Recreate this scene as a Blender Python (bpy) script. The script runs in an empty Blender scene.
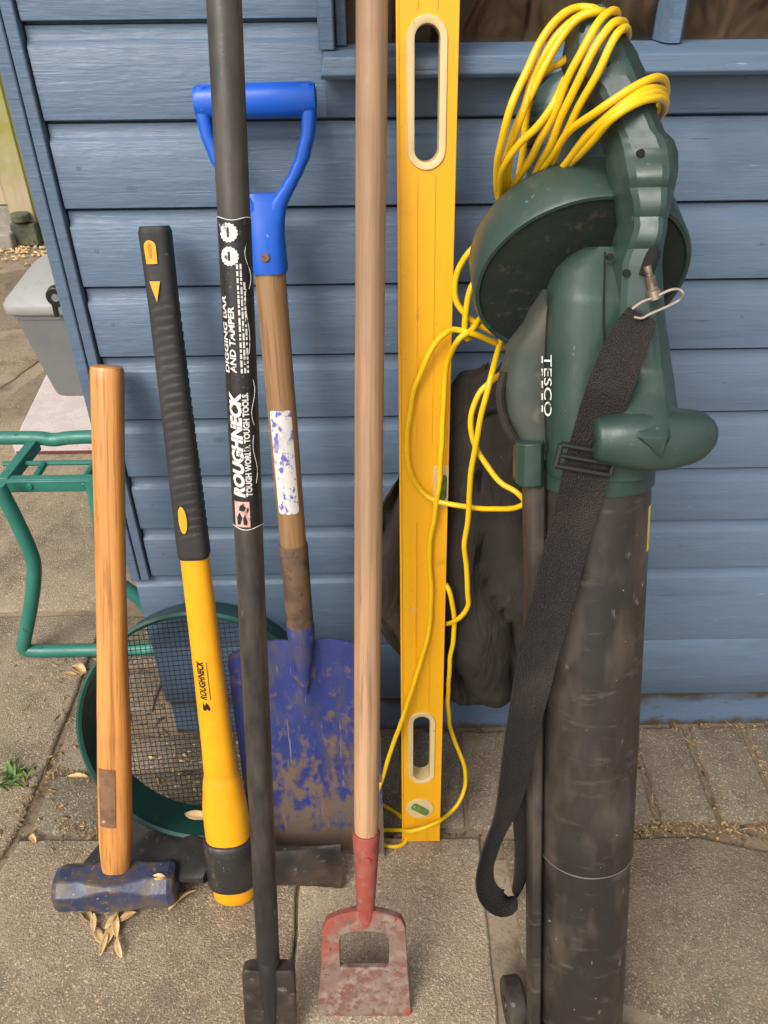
import bpy, bmesh, math, random
from mathutils import Vector as V, Matrix, noise as mnoise
R = math.radians
random.seed(7)
scene = bpy.context.scene
C = scene.collection

# ------------------------------------------------------------------ camera
CAM = V((0.0, -0.98, 1.2342)); FPX = 812.6
PITCH, YAW, ROLL = R(36.533), R(0.476), R(-0.596)
fw = V((math.sin(YAW)*math.cos(PITCH), math.cos(YAW)*math.cos(PITCH), -math.sin(PITCH)))
r0 = V((math.cos(YAW), -math.sin(YAW), 0)); u0 = r0.cross(fw)
rt = math.cos(ROLL)*r0 + math.sin(ROLL)*u0; up = -math.sin(ROLL)*r0 + math.cos(ROLL)*u0
cd = bpy.data.cameras.new('camera'); cam = bpy.data.objects.new('camera', cd); C.objects.link(cam)
cd.sensor_fit = 'VERTICAL'; cd.sensor_height = 36.0; cd.lens = FPX/1024*36.0
cd.clip_start = 0.02; cd.clip_end = 400
m = Matrix((rt, up, -fw)).transposed().to_4x4(); m.translation = CAM; cam.matrix_world = m
scene.camera = cam

# ------------------------------------------------------------------ sky, sun, exposure
SUN_DIR = V((-0.55, -0.85, 1.0)).normalized()          # towards the sun
w = bpy.data.worlds.new('World'); scene.world = w; w.use_nodes = True
nt = w.node_tree; nt.nodes.clear()
sky = nt.nodes.new('ShaderNodeTexSky'); sky.sky_type = 'NISHITA'; sky.sun_disc = False
sky.sun_elevation = math.asin(SUN_DIR.z); sky.sun_rotation = math.atan2(SUN_DIR.x, SUN_DIR.y)
sky.dust_density = 4.0; sky.air_density = 1.0; sky.ozone_density = 1.0
hs = nt.nodes.new('ShaderNodeHueSaturation'); hs.inputs['Saturation'].default_value = 0.28
bg = nt.nodes.new('ShaderNodeBackground'); bg.inputs['Strength'].default_value = 0.15
wo = nt.nodes.new('ShaderNodeOutputWorld')
nt.links.new(sky.outputs[0], hs.inputs['Color']); nt.links.new(hs.outputs[0], bg.inputs[0]); nt.links.new(bg.outputs[0], wo.inputs[0])
sl = bpy.data.lights.new('sun', 'SUN'); sl.energy = 1.3; sl.angle = R(28); sl.color = (1.0, 0.94, 0.86)
so = bpy.data.objects.new('sun', sl); C.objects.link(so); so.location = (-2, -2, 4)
so.rotation_euler = SUN_DIR.to_track_quat('Z', 'Y').to_euler()
vs = scene.view_settings; vs.view_transform = 'Standard'; vs.look = 'None'; vs.exposure = 0.5; vs.gamma = 1.0
vs.use_curve_mapping = False

# ------------------------------------------------------------------ measuring helpers
def ray(px, py): return fw + rt*((px-384)/FPX) - up*((py-512)/FPX)
def at(px, py, y=0.0):                       # point seen at a pixel, standing at depth y
    d = ray(px, py); return CAM + d*((y-CAM.y)/d.y)
def onz(px, py, z=0.0):                      # point seen at a pixel, at height z
    d = ray(px, py); return CAM + d*((z-CAM.z)/d.z)
def onplane(px, py, p0, n):
    d = ray(px, py); return CAM + d*((p0-CAM).dot(n)/d.dot(n))

class Frame:                                  # u across, v along the tool, w out of the wall
    def __init__(s, b, t, xdir=V((1, 0, 0))):
        s.b = V(b); s.v = (V(t)-s.b).normalized(); s.len = (V(t)-s.b).length
        s.u = (xdir - s.v*xdir.dot(s.v)).normalized(); s.w = s.u.cross(s.v)
    def __call__(s, u, v, w=0.0): return s.b + s.u*u + s.v*v + s.w*w
    def px(s, x, y, w=0.0): return onplane(x, y, s.b + s.w*w, s.w)

# ------------------------------------------------------------------ materials
def lin(c): return tuple(((x/255)/12.92 if x/255 <= .04045 else ((x/255+.055)/1.055)**2.4) for x in c)
MATS = {}
def mat(name, base, layers=(), rough=0.6, metal=0.0, bump=(), vary=False, coat=0.0, rough_var=0.12, spec=0.5, trans=0.0, alpha=1.0):
    if name in MATS: return MATS[name]
    M = bpy.data.materials.new(name); M.use_nodes = True; t = M.node_tree; N = t.nodes; L = t.links
    P = N['Principled BSDF']
    tc = N.new('ShaderNodeTexCoord'); co = tc.outputs['Object']
    if vary:
        oi = N.new('ShaderNodeObjectInfo'); mu = N.new('ShaderNodeMath'); mu.operation = 'MULTIPLY'; mu.inputs[1].default_value = 37.0
        L.new(oi.outputs['Random'], mu.inputs[0])
        va = N.new('ShaderNodeVectorMath'); va.operation = 'ADD'; L.new(co, va.inputs[0]); L.new(mu.outputs[0], va.inputs[1]); co = va.outputs[0]
    def tex(kind, scale, st=(1, 1, 1), detail=3.0, dist=0.0):
        mp = N.new('ShaderNodeMapping'); mp.inputs['Scale'].default_value = st; L.new(co, mp.inputs['Vector'])
        if kind == 'noise':
            n = N.new('ShaderNodeTexNoise'); n.inputs['Scale'].default_value = scale; n.inputs['Detail'].default_value = detail
            n.inputs['Roughness'].default_value = 0.62; n.inputs['Distortion'].default_value = dist; o = n.outputs['Fac']
        elif kind == 'voro':
            n = N.new('ShaderNodeTexVoronoi'); n.inputs['Scale'].default_value = scale; o = n.outputs['Distance']
        elif kind == 'cell':
            n = N.new('ShaderNodeTexVoronoi'); n.inputs['Scale'].default_value = scale; o = n.outputs['Color']
            s = N.new('ShaderNodeSeparateColor'); L.new(o, s.inputs[0]); o = s.outputs[0]
        elif kind == 'wave':
            n = N.new('ShaderNodeTexWave'); n.bands_direction = 'Z'; n.inputs['Scale'].default_value = scale; n.inputs['Distortion'].default_value = dist
            n.inputs['Detail'].default_value = detail; n.inputs['Detail Scale'].default_value = 2.0; o = n.outputs['Fac']
            L.new(mp.outputs[0], n.inputs['Vector']); return o
        elif kind == 'grad':                       # plain object-space coordinate
            s = N.new('ShaderNodeSeparateXYZ'); L.new(mp.outputs[0], s.inputs[0]); return s.outputs[2]
        L.new(mp.outputs[0], n.inputs['Vector']); return o
    rgb = N.new('ShaderNodeRGB'); rgb.outputs[0].default_value = (*base, 1); col = rgb.outputs[0]
    for ly in layers:
        o = tex(ly['k'], ly['s'], ly.get('st', (1, 1, 1)), ly.get('d', 3.0), ly.get('dist', 0.0))
        if 'grad' in ly:                           # (z0, z1, amount): real dirt lies thicker towards one end
            z0, z1, am = ly['grad']
            s = N.new('ShaderNodeSeparateXYZ'); L.new(tc.outputs['Object'], s.inputs[0])
            mr = N.new('ShaderNodeMapRange'); mr.inputs[1].default_value = z0; mr.inputs[2].default_value = z1
            mr.inputs[3].default_value = am; mr.inputs[4].default_value = 0.0; L.new(s.outputs[2], mr.inputs[0])
            a = N.new('ShaderNodeMath'); a.operation = 'ADD'; L.new(o, a.inputs[0]); L.new(mr.outputs[0], a.inputs[1]); o = a.outputs[0]
        mr = N.new('ShaderNodeMapRange'); mr.clamp = True
        mr.inputs[1].default_value = ly['lo']; mr.inputs[2].default_value = ly['hi']
        mr.inputs[3].default_value = 0.0; mr.inputs[4].default_value = ly.get('a', 1.0); L.new(o, mr.inputs[0])
        mx = N.new('ShaderNodeMix'); mx.data_type = 'RGBA'; L.new(mr.outputs[0], mx.inputs[0]); L.new(col, mx.inputs[6])
        mx.inputs[7].default_value = (*ly['c'], 1); col = mx.outputs[2]
    L.new(col, P.inputs['Base Color'])
    if rough_var:
        o = tex('noise', 35.0); mr = N.new('ShaderNodeMapRange'); mr.inputs[3].default_value = max(0.03, rough-rough_var); mr.inputs[4].default_value = min(1, rough+rough_var)
        mr.inputs[1].default_value = .3; mr.inputs[2].default_value = .7; L.new(o, mr.inputs[0]); L.new(mr.outputs[0], P.inputs['Roughness'])
    else: P.inputs['Roughness'].default_value = rough
    P.inputs['Metallic'].default_value = metal; P.inputs['Coat Weight'].default_value = coat
    P.inputs['Specular IOR Level'].default_value = spec; P.inputs['Transmission Weight'].default_value = trans; P.inputs['Alpha'].default_value = alpha
    prev = None
    for b in bump:
        o = tex(b['k'], b['s'], b.get('st', (1, 1, 1)), b.get('d', 2.0), b.get('dist', 0.0))
        bn = N.new('ShaderNodeBump'); bn.inputs['Strength'].default_value = b.get('str', .5); bn.inputs['Distance'].default_value = b['h']
        L.new(o, bn.inputs['Height'])
        if prev: L.new(prev, bn.inputs['Normal'])
        prev = bn.outputs[0]
    if prev: L.new(prev, P.inputs['Normal'])
    MATS[name] = M; return M
def ly(k, s, lo, hi, c, **kw): return dict(k=k, s=s, lo=lo, hi=hi, c=c, **kw)
def bp(k, s, h, **kw): return dict(k=k, s=s, h=h, **kw)

BLUE = (.100, .148, .210)
M_PAINT = mat('blue_painted_timber', BLUE, [
    ly('noise', 3, .35, .7, (.106, .163, .242), st=(.6, 4, 4)), ly('noise', 9, .5, .8, (.072, .114, .178), st=(.6, 4, 4), a=.7),
    ly('noise', 26, .70, .76, (.17, .22, .29), st=(.4, 5, 5), a=.6), ly('noise', 110, .735, .77, (.22, .15, .09), a=.8), ly('noise', 46, .715, .73, (.03, .045, .07), st=(.12, 3, 3), a=.8), ly('noise', 70, .72, .75, (.30, .36, .43), st=(.3, 2.5, 2.5), a=.7), ly('noise', 4.2, .62, .70, (.075, .115, .168), st=(1, 1, 1.6), a=.6), ly('voro', 6.5, .055, .030, (.055, .075, .105), st=(.8, 1, 1.5), a=.6), ly('noise', 150, .66, .72, (.16, .13, .10), st=(.7, 1, 1), a=.5)],
    rough=.44, rough_var=.1, vary=True,
    bump=[bp('noise', 13, .0016, st=(.25, 4, 4), str=.45, dist=1.2), bp('noise', 55, .0012, st=(.22, 3.2, 3.2), str=.6, d=4, dist=1.4), bp('noise', 40, .0020, st=(.8, 1.5, 1.5), str=.5), bp('voro', 5.5, .004, st=(1, 1, 1.7), str=.18)])
M_PLINTH = mat('blue_plinth_timber', (.085, .120, .170), [
    ly('noise', 3, .35, .7, (.10, .152, .24), st=(.6, 6, 6)), ly('noise', 45, .64, .72, (.07, .055, .035), st=(.6, 1, 1), a=.6),
    ly('noise', 22, .66, .98, (.052, .040, .026), grad=(.092, .045, .62)), ly('noise', 26, .70, .98, (.075, .058, .038), grad=(.0, .022, .45))], rough=.6, vary=False,
    bump=[bp('noise', 14, .003, st=(.12, 5, 5)), bp('noise', 90, .0012)])
M_WOODGREY = mat('bare_timber', (.20, .14, .09), [ly('noise', 6, .4, .7, (.12, .08, .05), st=(1, 1, .1))], rough=.8)
M_DARKWOOD = mat('shed_interior', (.10, .062, .038), [ly('noise', 5, .4, .7, (.05, .032, .02), st=(.3, 3, 3))], rough=.8)
M_FELT = mat('roof_felt', (.035, .037, .036), [ly('noise', 200, .5, .6, (.06, .06, .058))], rough=.95, bump=[bp('noise', 220, .002)])

def wood(name, c, c2, c3, k=1.0, rough=.5, coat=0.0, layers=()):
    return mat(name, c, [ly('noise', 9, .36, .66, c2, st=(5, 5, .35), dist=.4), ly('noise', 40, .52, .70, c3, st=(4, 4, .05), a=.75),
                         ly('noise', 130, .54, .66, c3, st=(1.8, 1.8, .05), a=.7), ly('noise', 60, .70, .74, tuple(x*.45 for x in c3), st=(1.5, 1.5, .25), a=.35), ly('noise', 17, .70, .78, tuple(x*.5 for x in c3), st=(1, 1, .5), a=.5), *layers],
               rough=rough, coat=coat, bump=[bp('noise', 110, .0006, st=(2, 2, .06), str=.5), bp('noise', 18, .001, st=(2, 2, .3), str=.25)])
M_HAMWOOD = wood('varnished_ash', (.62, .285, .070), (.50, .20, .044), (.27, .09, .022), rough=.42, coat=.1, layers=[ly('noise', 20, .58, .74, (.26, .125, .05), st=(1.5, 1.5, .5), a=.55), ly('noise', 12, .62, 1.0, (.20, .11, .055), grad=(.12, .40, .22), a=.6)])
M_HOEWOOD = wood('pale_beech', (.49, .285, .150), (.40, .22, .108), (.22, .118, .060), rough=.6,
                 layers=[ly('noise', 12, .60, 1.1, (.22, .14, .085), grad=(.75, .3, .42), st=(3, 3, .4), a=.75)])
M_SPADEWOOD = wood('worn_ash', (.33, .185, .085), (.26, .14, .06), (.17, .085, .035), rough=.5)
M_HAMHEAD = mat('blue_hammer_paint', (.030, .036, .078), [ly('noise', 12, .42, .6, (.055, .062, .105)), ly('noise', 30, .46, .58, (.085, .062, .046)), ly('noise', 14, .55, .66, (.105, .085, .072), a=.7),
    ly('noise', 55, .60, .66, (.13, .085, .05)), ly('noise', 9, .60, .68, (.11, .06, .035), a=.8), ly('noise', 160, .66, .7, (.30, .25, .20))], rough=.45, spec=.5,
    bump=[bp('noise', 50, .002), bp('noise', 170, .0008)])
M_STEELDARK = mat('black_rusty_steel', (.022, .020, .019), [ly('noise', 16, .45, .66, (.048, .040, .033)), ly('noise', 40, .60, .70, (.10, .065, .042)), ly('noise', 230, .70, .74, (.30, .26, .22))], rough=.5,
    bump=[bp('noise', 60, .0012), bp('noise', 200, .0005)])
M_AXE = mat('worn_axe_steel', (.030, .026, .023), [ly('noise', 18, .42, .6, (.060, .047, .038)), ly('noise', 9, .55, .68, (.13, .075, .045)), ly('noise', 70, .62, .7, (.15, .12, .10))], rough=.5, metal=.2, bump=[bp('noise', 60, .0014)])
M_YEL = mat('yellow_fibreglass', (.80, .37, .008), [ly('noise', 10, .45, .75, (.74, .29, .008)), ly('noise', 150, .70, .74, (.30, .15, .02)), ly('noise', 30, .70, .76, (.50, .24, .03), st=(2, 2, .3), a=.6)], rough=.38, rough_var=.08, bump=[bp('noise', 90, .0004, str=.3)])
M_YELGRIPMARK = mat('yellow_grip_mark', (.80, .34, .012), rough=.45, rough_var=0)
M_RUBBER = mat('black_rubber', (.022, .021, .020), [ly('noise', 14, .45, .7, (.036, .032, .028)), ly('noise', 120, .68, .74, (.10, .09, .075))], rough=.62, bump=[bp('noise', 260, .0004, str=.4)])
M_BLACKPAINT = mat('black_bar_paint', (.016, .016, .016), [ly('noise', 12, .5, .72, (.030, .027, .025)), ly('noise', 70, .68, .72, (.13, .11, .09), st=(1, 1, .35)), ly('noise', 24, .62, 1.0, (.070, .058, .045), grad=(.6, .05, .33), st=(2, 2, .6))],
    rough=.42, bump=[bp('noise', 70, .0006, str=.5), bp('noise', 300, .0003, str=.4)])
M_STICKER = mat('black_sticker', (.014, .012, .011), [ly('noise', 320, .62, .68, (.10, .085, .07)), ly('noise', 60, .70, .74, (.30, .27, .24))], rough=.4, bump=[bp('noise', 130, .0004)])
M_WHITEPRINT = mat('white_print', (.66, .63, .58), [ly('noise', 160, .58, .66, (.10, .085, .075)), ly('noise', 40, .6, .8, (.45, .42, .38))], rough=.5)
M_PINKPRINT = mat('pink_print', (.62, .36, .32), [ly('noise', 150, .60, .66, (.10, .05, .05))], rough=.5)
M_BLUEPLASTIC = mat('bright_blue_plastic', (.004, .088, .50), [ly('noise', 10, .45, .75, (.008, .105, .54)), ly('noise', 40, .72, .78, (.10, .14, .26)), ly('noise', 140, .72, .76, (.22, .26, .33))], rough=.36, rough_var=.07, bump=[bp('noise', 60, .0005, str=.35)])
M_SOCKET = mat('muddy_socket', (.085, .052, .030), [ly('noise', 30, .42, .62, (.14, .082, .046)), ly('noise', 90, .55, .7, (.05, .032, .022))], rough=.65, bump=[bp('noise', 60, .0018), bp('noise', 200, .0007)])
M_SPADE = mat('muddy_blue_blade', (.020, .032, .150), [ly('noise', 8, .4, .7, (.030, .044, .185)), ly('noise', 26, .50, .64, (.075, .062, .075), st=(1, 1, .45), a=.7),
    ly('noise', 44, .58, .66, (.130, .085, .058), d=7, a=.85), ly('noise', 34, .60, .70, (.150, .100, .066), grad=(-.02, .34, .30), d=8, st=(1.2, 1.2, .7), a=.92),
    ly('noise', 12, .60, .85, (.135, .095, .068), grad=(.0, .12, .42), d=5), ly('noise', 150, .60, .7, (.075, .05, .036), a=.6), ly('noise', 30, .655, .69, (.24, .22, .21), st=(6, 6, .22), a=.55), ly('noise', 20, .66, .80, (.26, .23, .20), grad=(.0, .016, .35), a=.8)], rough=.55,
    bump=[bp('noise', 34, .0022, st=(1.2, 1.2, .7), d=6), bp('noise', 180, .0008)])
M_LABEL = mat('worn_white_label', (.66, .63, .58), [ly('noise', 90, .56, .62, (.13, .13, .42), st=(1, 1, .6)), ly('noise', 22, .60, .70, (.45, .40, .40), a=.6), ly('noise', 110, .60, .65, (.16, .14, .34), st=(1, 1, .6)), ly('noise', 18, .66, .72, (.33, .22, .13))], rough=.55)
M_PEEL = mat('peeled_brown_label', (.20, .105, .05), [ly('noise', 40, .45, .6, (.13, .07, .04)), ly('noise', 60, .66, .72, (.42, .33, .24))], rough=.6, bump=[bp('noise', 90, .0008)])
M_RED = mat('flaking_red_paint', (.29, .058, .040), [ly('noise', 30, .5, .68, (.20, .045, .03)), ly('noise', 80, .58, .66, (.20, .12, .09)), ly('noise', 40, .62, .68, (.10, .045, .035), st=(2, 2, .5)), ly('noise', 14, .56, .8, (.30, .21, .165), grad=(.235, .14, -.0), a=.5)], rough=.6, bump=[bp('noise', 60, .0012)])
M_HOEHEAD = mat('rusted_hoe_head', (.20, .140, .108), [ly('noise', 60, .45, .62, (.28, .21, .165)), ly('noise', 70, .47, .58, (.165, .075, .055), d=7), ly('noise', 20, .5, .62, (.19, .11, .085), a=.7), ly('noise', 14, .56, .66, (.26, .065, .045), grad=(.10, .19, -.0)), ly('noise', 26, .62, .7, (.28, .06, .04), grad=(.19, .11, .18)), ly('noise', 160, .62, .7, (.07, .045, .035))], rough=.75,
    bump=[bp('noise', 42, .0016, d=7), bp('noise', 150, .001)])
M_LEVEL = mat('yellow_level_paint', (.80, .395, .006), [ly('noise', 8, .45, .75, (.76, .36, .006)), ly('noise', 90, .70, .74, (.40, .24, .06), st=(1, 1, .12), a=.7), ly('noise', 16, .66, .72, (.62, .30, .02), a=.6), ly('noise', 34, .72, .75, (.52, .38, .20)), ly('noise', 190, .71, .75, (.35, .19, .03))], rough=.42, rough_var=.08, bump=[bp('noise', 120, .0002, str=.3)])
M_CREAM = mat('cream_plastic', (.66, .50, .24), [ly('noise', 30, .45, .7, (.58, .44, .22)), ly('noise', 90, .66, .72, (.28, .2, .1))], rough=.5)
M_VIAL = mat('green_vial', (.14, .24, .04), [ly('noise', 60, .4, .7, (.05, .13, .03))], rough=.12, rough_var=0)
M_GREEN = mat('dark_green_plastic', (.022, .047, .038), [ly('noise', 7, .42, .72, (.036, .064, .053)), ly('noise', 16, .52, .72, (.055, .075, .060), a=.5), ly('noise', 44, .60, .72, (.070, .085, .068), st=(1, 1, .4), a=.5), ly('noise', 24, .715, .74, (.012, .15, .095)), ly('noise', 190, .745, .77, (.40, .42, .38)),
    ly('noise', 90, .715, .745, (.18, .22, .19), st=(1, 1, .3), a=.7)], rough=.40, rough_var=.10, bump=[bp('noise', 300, .0003, str=.35), bp('noise', 40, .0006, str=.2)])
M_GREENDUST = mat('dusty_green_plastic', (.040, .052, .040), [ly('noise', 14, .42, .66, (.075, .070, .052)), ly('noise', 40, .6, .7, (.11, .095, .07))], rough=.7, bump=[bp('noise', 60, .001)])
M_TUBE = mat('scuffed_black_plastic', (.0165, .0145, .0125), [ly('noise', 6, .40, .74, (.040, .030, .0225), st=(1.4, 1.4, .7)), ly('noise', 13, .50, .70, (.080, .062, .047), st=(1.4, 1.4, .6), a=.8), ly('noise', 34, .58, .70, (.095, .078, .062), st=(.6, .6, 2.2), a=.5), ly('noise', 60, .67, .72, (.13, .11, .09), st=(1, 1, .35)), ly('noise', 120, .735, .75, (.5, .48, .45))],
    rough=.5, rough_var=.12, bump=[bp('noise', 20, .0012, str=.3), bp('noise', 240, .0004, str=.4)])
M_BAG = mat('black_mesh_fabric', (.024, .0205, .0175), [ly('noise', 10, .45, .7, (.048, .038, .030)), ly('wave', 210, .55, .85, (.060, .050, .042), d=1, dist=1.5, st=(.25, .25, 1), a=.6), ly('noise', 60, .68, .74, (.09, .075, .06))], rough=.85, spec=.25,
    bump=[bp('wave', 210, .0009, st=(.25, .25, 1), d=1, dist=1.5, str=.7), bp('noise', 300, .0006), bp('noise', 11, .016, st=(1.6, 1.6, .7), str=.6, dist=1.5)])
M_STRAP = mat('black_webbing', (.024, .021, .0195), [ly('voro', 620, .40, .15, (.070, .060, .052), a=.7), ly('noise', 14, .5, .75, (.048, .040, .034))], rough=.9, spec=.2, bump=[bp('voro', 620, .0018, str=.9), bp('noise', 40, .003, str=.5)])
M_CABLE = mat('yellow_cable', (.80, .49, .006), [ly('noise', 25, .45, .75, (.74, .43, .006)), ly('noise', 70, .70, .75, (.45, .26, .03))], rough=.36, rough_var=.06)
M_BRASS = mat('dull_clip_metal', (.32, .26, .19), [ly('noise', 80, .5, .65, (.16, .12, .08))], rough=.4, metal=.8)
M_WIRE = mat('bare_wire', (.62, .50, .42), rough=.3, metal=.8, rough_var=0)
M_HOLE = mat('dark_recess', (.006, .006, .006), rough=.9, rough_var=0)
M_SIEVE = mat('green_sieve_plastic', (.009, .060, .046), [ly('noise', 12, .45, .7, (.014, .080, .062)), ly('noise', 50, .62, .74, (.06, .11, .085), a=.6)], rough=.42, bump=[bp('noise', 160, .0004, str=.4)])
M_MESHWIRE = mat('dark_sieve_wire', (.030, .034, .032), [ly('noise', 60, .5, .7, (.05, .05, .045))], rough=.5, metal=.3, rough_var=0)
M_TEAL = mat('teal_painted_steel', (.022, .155, .112), [ly('noise', 14, .45, .72, (.032, .195, .145)), ly('noise', 60, .66, .72, (.012, .085, .06)), ly('noise', 90, .73, .77, (.10, .08, .06))], rough=.42, bump=[bp('noise', 40, .0008, str=.3)])
M_BIN = mat('grey_bin_plastic', (.155, .160, .158), [ly('noise', 6, .4, .75, (.19, .19, .183)), ly('noise', 40, .66, .75, (.15, .145, .13))], rough=.6, bump=[bp('noise', 150, .0005)])
M_BINLID = mat('pale_bin_lid', (.285, .28, .265), [ly('noise', 6, .4, .75, (.33, .325, .30)), ly('noise', 30, .6, .72, (.22, .21, .18), a=.6)], rough=.55, bump=[bp('noise', 150, .0005)])
M_BLACKPL = mat('black_plastic', (.012, .012, .012), rough=.4)
M_PINKSLAB = mat('pale_pink_stone', (.52, .44, .40), [ly('noise', 20, .4, .7, (.60, .53, .49)), ly('noise', 150, .58, .66, (.42, .33, .29))], rough=.85, bump=[bp('noise', 150, .001)])
M_REDEDGE = mat('dark_red_edging', (.16, .035, .03), rough=.7)
M_POST = mat('pale_algae_post', (.44, .36, .22), [ly('noise', 9, .4, .7, (.38, .29, .17), st=(3, 3, .4)), ly('noise', 7, .62, .95, (.27, .27, .045), grad=(.5, .0, .34))], rough=.85, bump=[bp('noise', 30, .002, st=(3, 3, .2))])
M_ALGAE = mat('green_algae_timber', (.16, .16, .035), [ly('noise', 9, .4, .7, (.10, .11, .03), st=(3, 3, .4))], rough=.9)
M_FENCE = mat('pale_fence_timber', (.46, .37, .24), [ly('noise', 8, .4, .7, (.36, .28, .17), st=(4, 4, .3)), ly('noise', 30, .6, .72, (.26, .19, .11), st=(3, 3, .3))], rough=.85, vary=True, bump=[bp('noise', 30, .002, st=(3, 3, .2))])
M_CONCRETE = mat('grey_concrete', (.30, .27, .22), [ly('noise', 10, .4, .7, (.22, .2, .16)), ly('noise', 90, .6, .7, (.4, .36, .3))], rough=.9, bump=[bp('noise', 80, .002)])

def slabmat(name, c, c2, peb, dark, n=420, vary=True, extra=()):
    return mat(name, c, [ly('noise', 4, .35, .7, c2), ly('noise', 5.5, .52, .64, tuple(x*.66 for x in c), a=.6, dist=1.0), ly('noise', 16, .60, .68, tuple(x*.55 for x in c), a=.5), ly('noise', 11, .50, .72, dark, a=.5), ly('noise', 2.3, .50, .70, tuple(x*1.25 for x in c), a=.55),
        ly('noise', 420, .50, .62, dark, a=.62), ly('noise', 360, .56, .66, peb, a=.6), ly('cell', 430, .90, .92, tuple(min(1, x*1.2) for x in peb), a=.7), ly('cell', 520, .12, .10, (.30, .18, .09), a=.5), ly('noise', 7, .56, .66, tuple(x*1.35 for x in c), a=.5), ly('noise', 30, .60, .70, tuple(x*.62 for x in c), a=.5), ly('noise', 60, .70, .75, (.40, .35, .27), a=.5), *extra], rough=.9, rough_var=0, spec=.25, vary=vary,
        bump=[bp('noise', 330, .0030, str=.9), bp('noise', 26, .005, str=.4)])
M_SLAB_A = slabmat('aggregate_slab', (.300, .234, .160), (.350, .276, .192), (.50, .39, .25), (.095, .070, .048))
M_SLAB_B = slabmat('pale_slab', (.345, .268, .185), (.395, .312, .220), (.52, .42, .30), (.13, .098, .068))
M_SLAB_C = slabmat('dark_slab', (.190, .148, .100), (.235, .183, .125), (.31, .255, .18), (.062, .048, .034))
M_BLOCK = slabmat('grey_block_paver', (.190, .152, .106), (.225, .182, .128), (.34, .29, .21), (.085, .066, .046), extra=[ly('noise', 75, .715, .73, (.40, .35, .27))])
M_SOIL = mat('joint_soil', (.165, .112, .066), [ly('noise', 3, .42, .62, (.22, .165, .105)), ly('noise', 60, .55, .66, (.055, .037, .022)), ly('noise', 130, .64, .70, (.36, .26, .15))], rough=.95, bump=[bp('noise', 120, .005)])
M_MORTAR = mat('pale_mortar', (.30, .23, .15), [ly('noise', 5, .4, .66, (.19, .14, .09)), ly('noise', 16, .5, .7, (.14, .10, .065)), ly('noise', 150, .56, .66, (.2, .15, .1)), ly('noise', 40, .66, .72, (.42, .36, .26))], rough=.95, bump=[bp('noise', 160, .003), bp('noise', 30, .004)])
M_LEAF = mat('dry_leaf', (.60, .42, .20), [ly('noise', 40, .46, .68, (.42, .25, .10)), ly('noise', 150, .6, .7, (.20, .11, .045))], rough=.7, vary=True, bump=[bp('noise', 120, .001)])
M_STRAW = mat('dry_straw', (.52, .37, .18), [ly('noise', 50, .45, .66, (.33, .2, .09))], rough=.8, vary=True)
M_CRUMB = mat('brown_crumbs', (.20, .12, .055), [ly('noise', 90, .45, .58, (.38, .25, .11)), ly('noise', 60, .55, .66, (.09, .055, .03))], rough=.85, rough_var=0)
M_WEED = mat('weed_green', (.085, .15, .028), [ly('noise', 60, .4, .7, (.13, .20, .045))], rough=.6)

# ------------------------------------------------------------------ mesh helpers
class MB:
    def __init__(s): s.v = []; s.f = []
    def add(s, vs, fs):
        n = len(s.v); s.v += [V(p) for p in vs]; s.f += [tuple(i+n for i in f) for f in fs]; return s
    def loft(s, rings, cap=True, close=True):
        n = len(rings[0]); vs = [p for r in rings for p in r]; fs = []
        for i in range(len(rings)-1):
            for j in range(n if close else n-1):
                k = (j+1) % n; fs.append((i*n+j, i*n+k, (i+1)*n+k, (i+1)*n+j))
        if cap and close: fs.append(tuple(range(n-1, -1, -1))); fs.append(tuple((len(rings)-1)*n+j for j in range(n)))
        return s.add(vs, fs)
    def tube(s, path, r, n=10, cap=True, flat=1.0):
        path = [V(p) for p in path]; m_ = len(path); rings = []
        rr = r if isinstance(r, (list, tuple)) else [r]*m_
        t = (path[1]-path[0]).normalized(); nrm = t.orthogonal().normalized()
        for i, p in enumerate(path):
            t = (path[min(i+1, m_-1)]-path[max(i-1, 0)]).normalized()
            nrm = (nrm - t*nrm.dot(t)).normalized(); bn = t.cross(nrm)
            rings.append([p + (nrm*math.cos(a) + bn*math.sin(a)*flat)*rr[i] for a in [2*math.pi*k/n for k in range(n)]])
        return s.loft(rings, cap)
    def box(s, lo, hi, fr=None):
        P = [(x, y, z) for x in (lo[0], hi[0]) for y in (lo[1], hi[1]) for z in (lo[2], hi[2])]
        if fr: P = [fr(*p) for p in P]
        return s.add(P, [(0, 1, 3, 2), (4, 6, 7, 5), (0, 4, 5, 1), (2, 3, 7, 6), (0, 2, 6, 4), (1, 5, 7, 3)])
    def prism(s, poly, f0, f1):               # poly: 2d points; f0/f1 map (a,b)->world for the two faces
        n = len(poly); vs = [f0(*p) for p in poly] + [f1(*p) for p in poly]
        fs = [tuple(range(n-1, -1, -1)), tuple(range(n, 2*n))] + [(i, (i+1) % n, n+(i+1) % n, n+i) for i in range(n)]
        return s.add(vs, fs)
def resample(pts, n):                          # smooth Catmull-Rom through control points
    pts = [V(p) for p in pts]; P = [pts[0]*2-pts[1]] + pts + [pts[-1]*2-pts[-2]]; out = []
    m_ = len(pts)-1
    for k in range(n+1):
        x = k/n*m_; i = min(int(x), m_-1); t = x-i; a, b, c, d = P[i:i+4]
        out.append(0.5*((2*b) + (c-a)*t + (2*a-5*b+4*c-d)*t*t + (3*b-a-3*c+d)*t**3))
    return out
def lerp_table(tab, x):
    if x <= tab[0][0]: return tab[0][1:]
    for a, b in zip(tab, tab[1:]):
        if x <= b[0]:
            t = (x-a[0])/(b[0]-a[0]); t2 = t*t*(3-2*t)*.5 + t*.5
            return tuple(p+(q-p)*t2 for p, q in zip(a[1:], b[1:]))
    return tab[-1][1:]
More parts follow.
